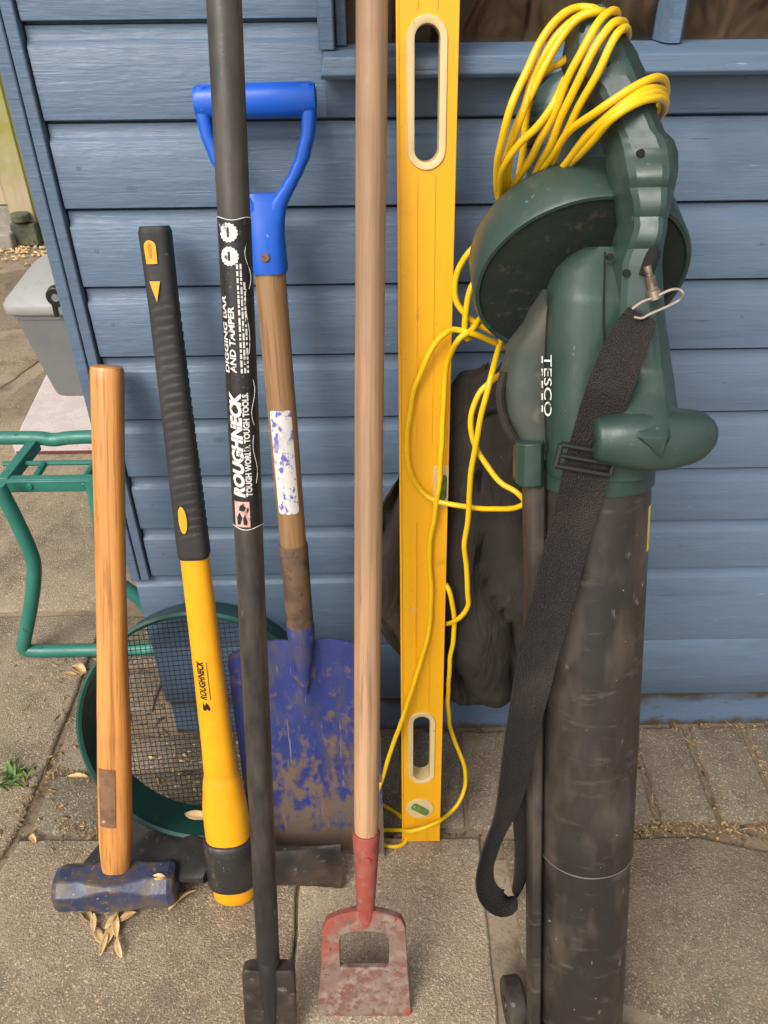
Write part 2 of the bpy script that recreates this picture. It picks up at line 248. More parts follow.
def link_mesh(name, vs, fs, material, parent=None, sharp=35, bevel=None, smooth=True, frame=None):
    PW = Matrix.Identity(4); p = parent                      # world matrix of the parent chain
    while p is not None: PW = p.matrix_basis @ PW; p = p.parent
    if frame:                                                # own axes along the tool, so that grain runs with it
        FM = Matrix((frame.u, -frame.w, frame.v)).transposed().to_4x4(); FM.translation = frame.b
    else: FM = PW
    inv = FM.inverted()
    me = bpy.data.meshes.new(name); me.from_pydata([tuple(inv @ V(v)) for v in vs], [], fs); me.validate()
    bm = bmesh.new(); bm.from_mesh(me); bmesh.ops.recalc_face_normals(bm, faces=bm.faces); bm.to_mesh(me); bm.free()
    if smooth: me.shade_smooth(); me.set_sharp_from_angle(angle=R(sharp))
    me.materials.append(material)
    o = bpy.data.objects.new(name, me); C.objects.link(o)
    if parent: o.parent = parent
    if frame: o.matrix_basis = PW.inverted() @ FM
    if bevel:
        b = o.modifiers.new('edge', 'BEVEL'); b.width = bevel; b.segments = 2; b.limit_method = 'ANGLE'; b.angle_limit = R(40); b.harden_normals = False
    return o
def obj(name, mb, material, parent=None, **kw): return link_mesh(name, mb.v, mb.f, material, parent, **kw)
def thing(name, label, cat, loc=(0, 0, 0), group=None):
    o = bpy.data.objects.new(name, None); C.objects.link(o); o.location = loc; o.empty_display_size = .05
    o['label'] = label; o['category'] = cat
    if group: o['group'] = group
    return o
def tag(o, label, cat, group=None, kind=None):
    if label: o['label'] = label
    if cat: o['category'] = cat
    if group: o['group'] = group
    if kind: o['kind'] = kind
    return o
def superring(c, ux, uy, a, b, n=24, e=2.6):
    out = []
    for k in range(n):
        t = 2*math.pi*k/n; ct, st = math.cos(t), math.sin(t)
        out.append(c + ux*(a*math.copysign(abs(ct)**(2/e), ct)) + uy*(b*math.copysign(abs(st)**(2/e), st)))
    return out
def rod(fr, rows, n=20, e=2.0):                # rows: (v, half_u, half_w [,du, dw]) along a tool frame
    mb = MB(); rings = []
    for r_ in rows:
        v, a, b = r_[:3]; du, dw = (r_[3], r_[4]) if len(r_) > 3 else (0, 0)
        rings.append(superring(fr(du, v, dw), fr.u, fr.w, a, b, n, e))
    return mb.loft(rings)
def wrap(fr, rx, rw, du=0, dw=0, eps=.0006):   # map (s, v) on the front of an oval rod
    def f(s, v):
        a = s/rx; return fr(du + (rx+eps)*math.sin(a), v, dw + (rw+eps)*math.cos(a))
    return f
def patch(f, s0, s1, v0, v1, ns=8, nv=8, rnd=0.0):
    mb = MB(); vs = []; fs = []
    for i in range(nv+1):
        for j in range(ns+1):
            s = s0+(s1-s0)*j/ns; v = v0+(v1-v0)*i/nv
            vs.append(f(s, v))
    for i in range(nv):
        for j in range(ns):
            a = i*(ns+1)+j; fs.append((a, a+1, a+ns+2, a+ns+1))
    return mb.add(vs, fs)
def polypatch(f, poly, cuts=8):                # 2d outline cut into strips and laid on a curved face
    bm = bmesh.new(); vv = [bm.verts.new((x, y, 0)) for x, y in poly]; bm.faces.new(vv)
    return cut_map(bm, f, cuts)
def cut_map(bm, f, cuts=8, axis=0):
    xs = [v.co[axis] for v in bm.verts]; lo, hi = min(xs), max(xs)
    for k in range(1, cuts):
        p = V((0, 0, 0)); p[axis] = lo+(hi-lo)*k/cuts; nn = V((0, 0, 0)); nn[axis] = 1
        bmesh.ops.bisect_plane(bm, geom=bm.verts[:]+bm.edges[:]+bm.faces[:], plane_co=p, plane_no=nn)
    bm.verts.index_update()
    mb = MB(); mb.add([f(v.co.x, v.co.y) for v in bm.verts], [tuple(v.index for v in fc.verts) for fc in bm.faces]); bm.free()
    return mb
def text_bm(s, size, width=None, bold=0.0, shear=0.0):
    cu = bpy.data.curves.new('lettering', 'FONT'); cu.body = s; cu.size = size; cu.offset = bold*size; cu.shear = shear; cu.resolution_u = 3
    o = bpy.data.objects.new('lettering', cu); C.objects.link(o); bpy.context.view_layer.update()
    me = bpy.data.meshes.new_from_object(o.evaluated_get(bpy.context.evaluated_depsgraph_get()))
    bm = bmesh.new(); bm.from_mesh(me); bpy.data.objects.remove(o); bpy.data.curves.remove(cu); bpy.data.meshes.remove(me)
    xs = [v.co.x for v in bm.verts]; ys = [v.co.y for v in bm.verts]
    for v in bm.verts:
        v.co.x -= min(xs); v.co.y -= min(ys)
        if width: v.co.x *= width/(max(xs)-min(xs))
    return bm
def disc(c, nrm, r, n=12, h=.001, flat=None):
    nrm = nrm.normalized(); a = nrm.orthogonal().normalized(); b = nrm.cross(a)
    if flat: a, b = flat
    mb = MB(); ring = lambda o, k: [c+nrm*o+(a*math.cos(2*math.pi*i/n)+b*math.sin(2*math.pi*i/n))*r*k for i in range(n)]
    return mb.loft([ring(-h, 1), ring(h*.6, 1), ring(h, .85)])

# ================================================================== GROUND
g = MB(); S = 60.0
g.add([(-S, -S, -.0072), (S, -S, -.0072), (S, S, -.0072), (-S, S, -.0072)], [(0, 1, 2, 3)])
ground = tag(obj('ground', g, M_SOIL, smooth=False), None, None, kind='structure')
g = MB(); nx = 30
mb_sheets = [((-3.2, .31), (-.44, 3.4)), ((.11, -.95), (.30, -.26)), ((-3.2, -4.0), (3.2, -.86)), ((.2, -.75), (1.4, -.40))]
for k, ((x0, y0), (x1, y1)) in enumerate(mb_sheets):
    z = -.0052 + .0003*k; g.add([(x0, y0, z), (x1, y0, z), (x1, y1, z), (x0, y1, z)], [(0, 1, 2, 3)])
obj('mortar_bed', g, M_MORTAR, ground, smooth=False)

def slab(name, poly, material, zt=0.0, jit=.002, chamfer=.004, step=.05, seed=0, label=None):
    rnd = random.Random(seed); pts = []
    n = len(poly)
    for i in range(n):
        a, b = V((*poly[i], 0)), V((*poly[(i+1) % n], 0)); m_ = max(1, int((b-a).length/step)); d = (b-a).normalized(); nn = V((-d.y, d.x, 0))
        for k in range(m_):
            p = a+(b-a)*k/m_ + nn*(rnd.uniform(-jit, jit)) + (d*rnd.uniform(-jit, jit) if k else V((0, 0, 0))); pts.append(p)
    cen = sum(pts, V((0, 0, 0)))/len(pts)
    def ring(ins, z, zj=0.0):
        out = []
        for i, p in enumerate(pts):
            t = (pts[(i+1) % len(pts)]-pts[i-1]).normalized(); nn = V((-t.y, t.x, 0))
            if nn.dot(cen-p) < 0: nn = -nn
            q = p+nn*ins; q.z = z+rnd.uniform(-zj, zj); out.append(q)
        return out
    mb = MB(); tilt = (rnd.uniform(-.0008, .0008), rnd.uniform(-.0008, .0008))
    rings = [ring(0, -.05), ring(0, zt-chamfer*1.2, .0008), ring(chamfer*.35, zt-chamfer*.4), ring(chamfer*1.2, zt)]
    mb.loft(rings, cap=True)
    o = obj(name, mb, material, ground, sharp=60)
    return o
def rect(x0, y0, x1, y1, j=0.0, rnd=random): return [(x+rnd.uniform(-j, j), y+rnd.uniform(-j, j)) for x, y in ((x0, y0), (x1, y0), (x1, y1), (x0, y1))]
slab('paving_slab', [(-.602, -.213), (-.628, -.30), (-.66, -.845), (-.134, -.845), (-.139, -.214)], M_SLAB_A, 0, seed=1, chamfer=.003)
slab('paving_slab', [(-.1335, -.216), (-.1285, -.845), (.150, -.845), (.158, -.221)], M_SLAB_B, .001, seed=2)
slab('paving_slab', [(.196, -.226), (.205, -.448), (.325, -.478), (.44, -.522), (.86, -.50), (.87, -.30), (.60, -.25), (.52, -.228)], M_SLAB_C, 0, seed=3, jit=.004)
slab('paving_slab', [(.185, -.845), (.190, -.478), (.32, -.502), (.43, -.548), (.93, -.525), (.94, -.845)], M_SLAB_B, 0, seed=4, jit=.004)
slab('paving_slab', [(-1.30, .325), (-1.30, -.30), (-.646, -.30), (-.616, -.215), (-.606, -.05), (-.600, .325)], M_SLAB_A, .002, seed=5, chamfer=.006)
slab('paving_slab', [(-1.32, .342), (-.60, .342), (-.60, 1.20), (-1.18, 1.215)], M_SLAB_A, .001, seed=6)
slab('paving_slab', [(-1.36, .342), (-1.235, 1.20), (-1.9, 1.20), (-1.9, .342)], M_SLAB_A, .001, seed=7)
slab('paving_slab', [(-1.195, 1.262), (-.60, 1.255), (-.62, 1.95), (-1.02, 1.83)], M_SLAB_C, .001, seed=8, jit=.006)
slab('paving_slab', [(-1.265, 1.255), (-1.09, 1.815), (-1.33, 1.79), (-1.9, 1.60), (-1.9, 1.25)], M_SLAB_A, .001, seed=9, jit=.006)
slab('paving_slab', [(-1.9, 1.69), (-1.34, 1.865), (-1.02, 1.90), (-.62, 2.02), (-.62, 2.55), (-1.35, 2.55), (-1.9, 2.3)], M_SLAB_C, .001, seed=10, jit=.006)
slab('paving_slab', [(-1.42, -.33), (-.672, -.33), (-.69, -.845), (-1.42, -.845)], M_SLAB_A, 0, seed=11)
k = 20
for iy in range(5):                                     # paving behind the viewer and to the sides
    for ix in range(7):
        x0 = -2.1+ix*.6; y0 = -3.9+iy*.6; k += 1
        slab('paving_slab', rect(x0, y0, x0+.585, y0+.585), (M_SLAB_A, M_SLAB_B, M_SLAB_C)[(ix*2+iy) % 3], .0, seed=k, step=.3)
for y0 in (-.84, -.25, .345, .94, 1.54):
    k += 1; slab('paving_slab', [(-2.6, y0), (-1.93 if y0 > .2 else -1.44, y0), (-1.93 if y0 > .2 else -1.44, y0+.575), (-2.6, y0+.575)], M_SLAB_A, 0, seed=k, step=.3)
# block pavers along the shed
jx = onz(689, 735).x
xs = []
x = jx
while x > -.37: x -= .1065
x0 = x+.1065
n = 0; x = x0
while x < 1.25:
    k += 1; slab('block_paver', rect(x+.0045, -.2035, x+.102, -.004, .0025, random), M_BLOCK, random.uniform(-.0015, .001), seed=k, jit=.0022, chamfer=.005, step=.025); x += .1065
for (a, b, c_, d) in ((-.592, -.2045, -.475, -.083), (-.468, -.205, x0-.004, -.084), (-.594, -.075, -.482, .05), (-.474, -.075, x0-.004, -.004), (-.592, .058, -.44, .16), (-.592, .17, -.44, .325)):
    k += 1; slab('block_paver', rect(a, b, c_, d, .002, random), M_BLOCK, random.uniform(-.001, .001), seed=k, jit=.003, chamfer=.006, step=.03)

# ================================================================== SHED
PITCHB = .09447; Z0 = 1.1446; XL = -.363; XR = 1.25; XWL = at(319, 40, 0).x; XWR = .80; ZSILL = 1.096; ZWT = 1.60
shed = thing('garden_shed', 'blue painted timber shed with horizontal cladding and a window', 'shed', (XL, 0, 0))
def board_profile(h, cove=True):
    if not cove: return [(0.0015, 0), (0, .0015), (0, h-.0015), (.0015, h), (.016, h), (.016, 0)]
    f = h-.0225
    p = [(.0020, 0), (0, .0012), (0, f)]
    for t in (.1, .25, .5, .75, 1): p.append((.0062*(t**1.1), f+.0062*t))
    p += [(.0065, h-.0040), (.0150, h-.0034), (.0150, h+.006), (.019, h+.006), (.019, 0)]
    return p
def board_mesh(x0, x1, h, cove=True, axis='x', n=1):
    mb = MB(); rings = []
    for i in range(n+1):
        x = x0+(x1-x0)*i/n
        rings.append([V((x, y, z)) if axis == 'x' else V((y, x, z)) for y, z in board_profile(h, cove)])
    return mb.loft(rings)
def put(o, z): o.location.z = z; return o
full = None; base_o = V(shed.location)
for i in range(1, 9):
    zb = Z0-PITCHB*i
    if i == 1:
        mb = board_mesh(XL+.002, XWL+.004, PITCHB); mb2 = board_mesh(XWL+.004, XR, ZSILL-zb+.012, False); mb.add(mb2.v, mb2.f)
        put(obj('cladding_board', mb, M_PAINT, shed, sharp=50), zb); continue
    if full is None: full = put(obj('cladding_board', board_mesh(XL+.002, XR, PITCHB), M_PAINT, shed, sharp=50), zb)
    else:
        o = full.copy(); C.objects.link(o); o.location.z = zb
lo_l = lo_r = None
for i in range(0, 6):
    zb = Z0+PITCHB*i
    if zb < ZWT:
        if lo_l is None:
            lo_l = put(obj('cladding_board', board_mesh(XL+.002, XWL+.004, PITCHB), M_PAINT, shed, sharp=50), zb)
            lo_r = put(obj('cladding_board', board_mesh(XWR-.004, XR, PITCHB), M_PAINT, shed, sharp=50), zb)
        else:
            for q in (lo_l, lo_r): o = q.copy(); C.objects.link(o); o.location.z = zb
for i in range(5, 7):
    o = full.copy(); C.objects.link(o); o.location.z = Z0+PITCHB*i
ZTOP = Z0+PITCHB*7
put(obj('cladding_board', board_mesh(XL-.026, XR, .3888-.2257-.0012), M_PAINT, shed, sharp=50), .2269)
put(obj('cladding_board', board_mesh(XL-.026, XR, .2257-.0872-.0012, False), M_PAINT, shed, sharp=50), .0880)
mb = MB(); mb.box((XL-.022, .007, -.01), (XR-.01, .05, .090)); obj('plinth', mb, M_PLINTH, shed, bevel=.002)
# corner trim: two strips with a crack between
mb = MB(); mb.box((XL-.0145, -.0055, .384), (XL-.0005, .013, ZTOP)); obj('corner_trim', mb, M_PAINT, shed, bevel=.002)
mb = MB(); mb.box((XL-.0305, -.0070, .384), (XL-.0152, .045, ZTOP)); obj('corner_trim', mb, M_PAINT, shed, bevel=.002)
# left side, back, right side and roof
DEP = 1.9
side = None
for i in range(0, int((ZTOP-.088)/PITCHB)):
    zb = .088+PITCHB*i
    if side is None:
        mb = MB(); pr = board_profile(PITCHB); mb.loft([[V((XL-.0225+yy*.8, yv, z)) for yy, z in pr] for yv in (.047, DEP)])
        side = put(obj('cladding_board', mb, M_PAINT, shed, sharp=50), zb)
    else: o = side.copy(); C.objects.link(o); o.location.z = zb
mb = MB(); mb.box((XL-.008, .018, -.01), (XL+.004, DEP, ZTOP)); mb.box((XR-.012, .018, -.01), (XR, DEP, ZTOP)); mb.box((XL, DEP, -.01), (XR, DEP+.015, ZTOP))
obj('wall_panel', mb, M_DARKWOOD, shed, smooth=False)
mb = MB(); mb.box((XL-.06, -.05, ZTOP), (XR+.06, DEP+.08, ZTOP+.03)); obj('roof', mb, M_FELT, shed, bevel=.004)
mb = MB(); mb.box((XL+.02, .30, .96), (XR-.02, .62, .99)); obj('inside_shelf', mb, M_DARKWOOD, shed, smooth=False)
# window
win_mb = MB()
jw = at(335, 40, 0).x-XWL
win_mb.box((XWL, -.018, 1.1175), (XWL+jw, .010, ZWT)); win_mb.box((XWR-jw, -.018, 1.1175), (XWR, .010, ZWT)); win_mb.box((XWL, -.018, ZWT), (XWR, .010, ZWT+jw))
win = obj('window', win_mb, M_PAINT, shed, bevel=.0018)
mb = MB()
mb.box((XWL+jw+.0005, .010, 1.118), (XWL+jw+.012, .05, ZWT)); mb.box((XWR-jw-.012, .010, 1.118), (XWR-jw, .05, ZWT)); mb.box((XWL+jw, .010, ZWT-.012), (XWR-jw, .05, ZWT))
obj('inner_frame', mb, M_PAINT, win, bevel=.0015)
pr = [(-.030, 1.0925), (-.034, 1.097), (-.031, 1.1125), (-.024, 1.1165), (.048, 1.1185), (.048, 1.098), (.0, 1.0925)]
mb = MB(); rings = []
for i, x in enumerate((XWL+.001, XWL+.022, XWR-.022, XWR-.001)):
    rings.append([V((x if not (i == 0 and y < -.01) else XWL+.001+.004*(z-1.0925)/.02, y, z)) for y, z in pr])
mb.loft(rings); obj('sill', mb, M_PAINT, win, bevel=.001, sharp=40)
mx0, mx1 = at(664, 20, .0).x, at(690, 20, .0).x
mb = MB(); pr = [(mx0, .033), (mx0+.003, .006), (mx0+.008, -.003), (mx1-.008, -.003), (mx1-.003, .006), (mx1, .033)]
mb.loft([[V((x, y, z)) for x, y in pr] for z in (1.119, ZWT-.012)]); obj('glazing_bar', mb, M_PAINT, win, sharp=25)
GL = bpy.data.materials.new('dusty_glass'); GL.use_nodes = True
t = GL.node_tree; N = t.nodes; N.clear(); L = t.links
o_ = N.new('ShaderNodeOutputMaterial'); gl = N.new('ShaderNodeBsdfGlossy'); gl.inputs['Roughness'].default_value = .04
tr = N.new('ShaderNodeBsdfTransparent'); tr.inputs[0].default_value = (.75, .72, .66, 1); df = N.new('ShaderNodeBsdfDiffuse'); df.inputs[0].default_value = (.19, .125, .07, 1)
fr_ = N.new('ShaderNodeFresnel'); fr_.inputs[0].default_value = 1.5
mxa = N.new('ShaderNodeMixShader'); mxb = N.new('ShaderNodeMixShader'); tc = N.new('ShaderNodeTexCoord')
nz = N.new('ShaderNodeTexNoise'); nz.inputs['Scale'].default_value = 26; nz.inputs['Detail'].default_value = 7; nz.inputs['Distortion'].default_value = 1.5
mp = N.new('ShaderNodeMapping'); mp.inputs['Scale'].default_value = (1, 1, .45); mp.inputs['Rotation'].default_value = (0, .5, 0)
mr = N.new('ShaderNodeMapRange'); mr.inputs[1].default_value = .38; mr.inputs[2].default_value = .72; mr.inputs[3].default_value = .05; mr.inputs[4].default_value = .45
L.new(tc.outputs['Object'], mp.inputs[0]); L.new(mp.outputs[0], nz.inputs['Vector']); L.new(nz.outputs[0], mr.inputs[0]); L.new(mr.outputs[0], mxb.inputs[0])
L.new(fr_.outputs[0], mxa.inputs[0]); L.new(tr.outputs[0], mxa.inputs[1]); L.new(gl.outputs[0], mxa.inputs[2])
L.new(mxa.outputs[0], mxb.inputs[1]); L.new(df.outputs[0], mxb.inputs[2]); L.new(mxb.outputs[0], o_.inputs[0])
for (a, b) in ((XWL+jw+.002, (mx0+mx1)/2-.002), ((mx0+mx1)/2+.002, XWR-jw-.002)):
    mb = MB(); mb.box((a, .030, 1.1165), (b, .033, ZWT-.004)); obj('pane', mb, GL, win, smooth=False)
# nail heads
for i in range(2, 9):
    zb = Z0-PITCHB*i
    for xx in (XL+.028, .47):
        mb = disc(V((xx, 0, zb+.045)), V((0, -1, 0)), .0026, 8, .0002); obj('nail_head', mb, M_PAINT, shed)

# ================================================================== FENCE CORNER BEYOND THE SHED
pb = onz(31, 243)
post = thing('fence_post', 'pale square fence post with green algae beyond the shed corner', 'post', (pb.x, pb.y, 0))
mb = MB(); mb.box((pb.x-.062, pb.y-.0, 0), (pb.x+.05, pb.y+.11, 1.75)); obj('shaft', mb, M_POST, post, bevel=.006)
mb = MB(); mb.box((pb.x+.0505, pb.y+.004, .012), (pb.x+.075, pb.y+.13, 1.73)); obj('edge_strip', mb, M_ALGAE, post, bevel=.003)
mb = MB(); mb.tube([(pb.x-.005, pb.y-.028, .11), (pb.x-.005, pb.y-.028, .145)], [.042, .042], 16); mb.box((pb.x-.06, pb.y-.045, 0), (pb.x+.055, pb.y-.004, .10)); obj('post_shoe', mb, mat('mossy_shoe', (.06, .065, .045), [ly('noise', 14, .4, .65, (.13, .13, .06)), ly('noise', 30, .55, .7, (.02, .02, .02))], rough=.8), post, bevel=.006)
fp = thing('timber_fence', 'pale timber fence boards beside the algae stained post', 'fence', (pb.x-.9, pb.y+.05, 0))
bd = None
for i in range(9):
    xx = pb.x-.07-.105*(i+1)
    if bd is None: mb = MB(); mb.box((xx, pb.y+.05, .16), (xx+.102, pb.y+.068, 1.7)); bd = obj('fence_board', mb, M_FENCE, fp, bevel=.003)
    else: o = bd.copy(); C.objects.link(o); o.location.x -= .105*i
mb = MB(); mb.box((pb.x-1.05, pb.y+.035, -.01), (pb.x-.066, pb.y+.085, .155)); obj('gravel_board', mb, M_CONCRETE, fp, bevel=.006)
kb = onz(6, 247)
mb = MB(); mb.box((kb.x-.6, kb.y-.04, -.01), (kb.x+.05, kb.y+.10, .07)); tag(obj('concrete_block', mb, M_CONCRETE, bevel=.01), 'grey concrete edging block at the foot of the fence', 'block')

# ================================================================== GREY BIN on pale stone
sx0 = -1.055
mb = MB(); mb.prism([(-1.028, .985), (-.50, .985), (-.50, 1.72), (-1.10, 1.72)], lambda a, b: V((a, b, .003)), lambda a, b: V((a, b, .034)))
st = tag(obj('stone_slab', mb, M_PINKSLAB, bevel=.003), 'pale pinkish stone slab lying under the grey bin', 'slab')
mb = MB(); mb.box((-1.022, .9815, .006), (-.505, .986, .012)); obj('edging', mb, M_REDEDGE, st)
bx, by = -.822, 1.395
bn = thing('bin', 'grey plastic bin with pale domed lid beside the shed', 'bin', (bx, by, .034))
def rrect(cx, cy, a, b, z, n=48, e=10): return superring(V((cx, cy, z)), V((1, 0, 0)), V((0, 1, 0)), a, b, n, e)
mb = MB(); mb.loft([rrect(bx, by, .172, .128, .0345), rrect(bx, by, .177, .133, .046), rrect(bx, by, .222, .165, .300), rrect(bx, by, .226, .169, .302), rrect(bx, by, .226, .169, .322)]); obj('body', mb, M_BIN, bn)
mb = MB(); rr = [rrect(bx, by, .236, .178, .318), rrect(bx, by, .240, .182, .322), rrect(bx, by, .240, .182, .342), rrect(bx, by, .234, .177, .352), rrect(bx, by+.03, .20, .140, .392, e=4), rrect(bx, by+.04, .12, .08, .412, e=3), rrect(bx, by+.04, .03, .025, .416, e=2.5)]
mb.loft(rr); obj('lid', mb, M_BINLID, bn, sharp=60)
lk = at(57, 296, by-.187)
mb = MB(); mb.tube([lk+V((0, .012, 0)), lk+V((0, -.012, 0))], [.030, .028], 20)
lock = obj('lid_lock', mb, M_BLACKPL, bn, bevel=.003)
mb = MB(); mb.tube([lk+V((0, -.012, 0)), lk+V((0, -.017, 0))], [.011, .010], 14); obj('lock_button', mb, M_BIN, lock)
mb = MB(); mb.box((lk.x-.022, lk.y-.002, lk.z-.062), (lk.x-.010, lk.y+.006, lk.z)); obj('lock_tongue', mb, M_BLACKPL, lock, bevel=.002)

# ================================================================== GREEN KNEELER FRAME
KY = .205; KT = .0137
kn = thing('garden_kneeler', 'teal green tubular steel kneeler frame standing by the shed side', 'kneeler', (-.60, KY, 0))
def kp(x, y, yy): return at(x, y, yy)
pts = [(-.668, KY, .428), (-.664, KY, .40), kp(17, 522, KY), kp(32, 556, KY), kp(34, 578, KY), kp(31, 605, KY), kp(26, 632, KY), V((-.732, KY, .024)), V((-.715, KY, .0148)), V((-.67, KY, .0140)), V((-.60, KY, .0140)), V((-.52, KY, .0140)), V((-.475, KY, .0148)), V((-.452, KY, .026)), V((-.449, KY, .06)), V((-.462, KY, .14)), V((-.505, KY, .20)), V((-.520, KY, .25)), V((-.508, KY, .34)), V((-.500, KY, .428))]
mb = MB(); mb.tube(resample(pts, 90), KT, 12); obj('leg_loop', mb, M_TEAL, kn)
zs = .40; y0 = onz(50, 484, zs).y; y1 = onz(50, 444, zs).y; xl0 = onz(3, 484, zs).x; xl1 = onz(33, 446, zs).x; xr = -.49
fs_ = lambda x, y, z: V((x, y, z))
mb = MB(); mb.box((-.71, y0-.006, zs-.014), (xr, y0, zs+.010)); mb.box((-.71, y0, zs+.0065), (xr, y0+.016, zs+.010)); obj('front_rail', mb, M_TEAL, kn, bevel=.0015)
mb = MB(); mb.add([V((xl0-.008, y0+.002, zs-.012)), V((xl0+.012, y0+.002, zs-.012)), V((xl1+.012, y1, zs-.012)), V((xl1-.008, y1, zs-.012)), V((xl0-.008, y0+.002, zs+.013)), V((xl0+.012, y0+.002, zs+.013)), V((xl1+.012, y1, zs+.013)), V((xl1-.008, y1, zs+.013))], [(3, 2, 1, 0), (4, 5, 6, 7), (0, 1, 5, 4), (1, 2, 6, 5), (2, 3, 7, 6), (3, 0, 4, 7)])
obj('side_rail', mb, M_TEAL, kn, bevel=.002)
ym = onz(50, 463, zs).y
mb = MB(); mb.tube([(xl1-.035, ym, zs), (xr, ym, zs)], .005, 8); obj('cross_rod', mb, M_TEAL, kn)
for pxs in (40, 90):
    p0 = onz(pxs-6, 480, zs); p1 = onz(pxs+4, 464, zs)
    mb = MB(); mb.tube([p0, p1], .007, 8); obj('cross_rod', mb, M_TEAL, kn)
for pxs in (31, 85):
    p0 = onz(pxs, 484, zs); p0.y = y0-.007
    mb = MB(); mb.add(*(lambda d: (d.v, d.f))(disc(p0, V((0, -1, 0)), .006, 10, .0025))); obj('bolt', mb, M_TEAL, kn)
pT = at(50, 438, .392)
pts = [(-.95, .392, .012), (-.955, .392, .08), (-.955, .392, pT.z-.08), (-.935, .392, pT.z-.02), (-.86, .392, pT.z), (-.68, .392, pT.z+.001), (-.635, .392, pT.z-.004), (-.60, .392, pT.z), (-.54, .392, pT.z), (-.50, .392, pT.z-.012), (-.475, .392, pT.z-.06), (-.470, .392, .20), (-.470, .392, .012)]
mb = MB(); mb.tube(resample(pts, 80), KT*1.0, 12); obj('leg_loop', mb, M_TEAL, kn)
mb = MB(); mb.box((xr-.004, y0, zs-.012), (xr+.004, .392, zs+.010)); obj('side_rail', mb, M_TEAL, kn, bevel=.001)

# ================================================================== SIEVE
SR = .187; SD = .072; TH = R(24)
sfr_n = V((0, -math.cos(TH), math.sin(TH))); sfr_v = V((0, math.sin(TH), math.cos(TH))); sfr_u = V((1, 0, 0))
scx = -.283
mesh_bot = V((scx, -.014-2*SR*math.sin(TH), .004)); mc = mesh_bot+sfr_v*SR       # centre of the mesh side
sv = thing('garden_sieve', 'round dark green sieve with wire mesh leaning on the shed', 'sieve', (scx, mesh_bot.y, 0))
def sring(r, d, n=64): return [mc + sfr_u*(r*math.cos(2*math.pi*k/n)) + sfr_v*(r*math.sin(2*math.pi*k/n)) + sfr_n*d for k in range(n)]
mb = MB(); prof = [(SR-.006, .0), (SR-.003, -.003), (SR, 0), (SR+.002, SD-.008), (SR+.008, SD-.006), (SR+.0085, SD), (SR+.004, SD+.003), (SR-.0005, SD), (SR-.006, .002)]
rings = [sring(r_, d_) for r_, d_ in prof]; rings.append(rings[0]); mb.loft(rings, cap=False); obj('rim', mb, M_SIEVE, sv, sharp=50)
mb = MB(); sp = .0082; rw_ = .00062; ang = R(4); n_ = int(SR/sp)
for d_ in range(2):
    ca, sa = (math.cos(ang), math.sin(ang)) if d_ == 0 else (-math.sin(ang), math.cos(ang))
    for i in range(-n_, n_+1):
        off = i*sp; h_ = math.sqrt(max(0, (SR-.004)**2-off*off))
        if h_ < .01: continue
        p = lambda t: mc + sfr_u*(ca*off - sa*t) + sfr_v*(sa*off + ca*t) + sfr_n*(.002+.0006*d_)
        mb.tube([p(-h_), p(h_)], rw_, 4)
tag(obj('wire_mesh', mb, M_MESHWIRE, sv, smooth=False), None, None, kind='stuff')

# ================================================================== SLEDGEHAMMER
ROW = lambda *a: a
fr = Frame(onz(117, 900), at(107, 367, -.035))
sh = thing('sledgehammer', 'sledgehammer with varnished wooden handle and chipped blue head on the paving', 'hammer', (fr.b.x, fr.b.y, 0))
rows = [(.030, .0185, .0145), (.052, .0195, .0155), (.075, .0225, .018), (.12, .0245, .0195), (.22, .0243, .019), (.32, .0228, .0178), (.42, .0208, .0165), (.55, .0198, .016), (.70, .0200, .0162), (.78, .0206, .0168), (fr.len-.004, .0208, .017), (fr.len, .0192, .0155), (fr.len+.0015, .016, .0125)]
rr2 = []
for i in range(60):
    v = .030+(fr.len-.004-.030)*i/59; a, b = lerp_table([(r_[0], r_[1], r_[2]) for r_ in rows], v); rr2.append((v, a, b))
rr2 += rows[-2:]
ham = obj('handle', rod(fr, rr2, 28, 2.7), M_HAMWOOD, sh, sharp=40, frame=fr)
f = wrap(fr, .0245, .0195, -.001, .0012)
obj('label_patch', patch(lambda s_, v_: f(s_, v_), -.0180, .0075, .148, .246, 8, 12), M_PEEL, ham)
hc = fr(0.0, .026, 0); hu = V((1, .03, .0)).normalized(); hw = V((0, -1, .12)); hw = (hw-hu*hw.dot(hu)).normalized(); hv = hu.cross(hw)*-1
if hv.z < 0: hv = -hv
def octa(c, h, k=.42):
    q = h*k; P = [(h, q), (q, h), (-q, h), (-h, q), (-h, -q), (-q, -h), (q, -h), (h, -q)]
    return [c+hw*a+hv*b for a, b in P]
mb = MB(); rings = []
hc = V((fr.b.x+.006, fr.b.y+.006, .0325))
for x, h, k_ in ((-.0925, .021, .5), (-.0905, .0265, .5), (-.082, .0315, .46), (-.050, .0318, .44), (-.036, .0300, .60), (-.012, .0295, .78), (.012, .0295, .78), (.036, .0300, .60), (.050, .0318, .44), (.082, .0315, .46), (.0905, .0265, .5), (.0925, .021, .5)):
    rings.append(octa(hc+hu*x, h, k_))
mb.loft(rings); obj('head', mb, M_HAMHEAD, sh, bevel=.0022, sharp=25)

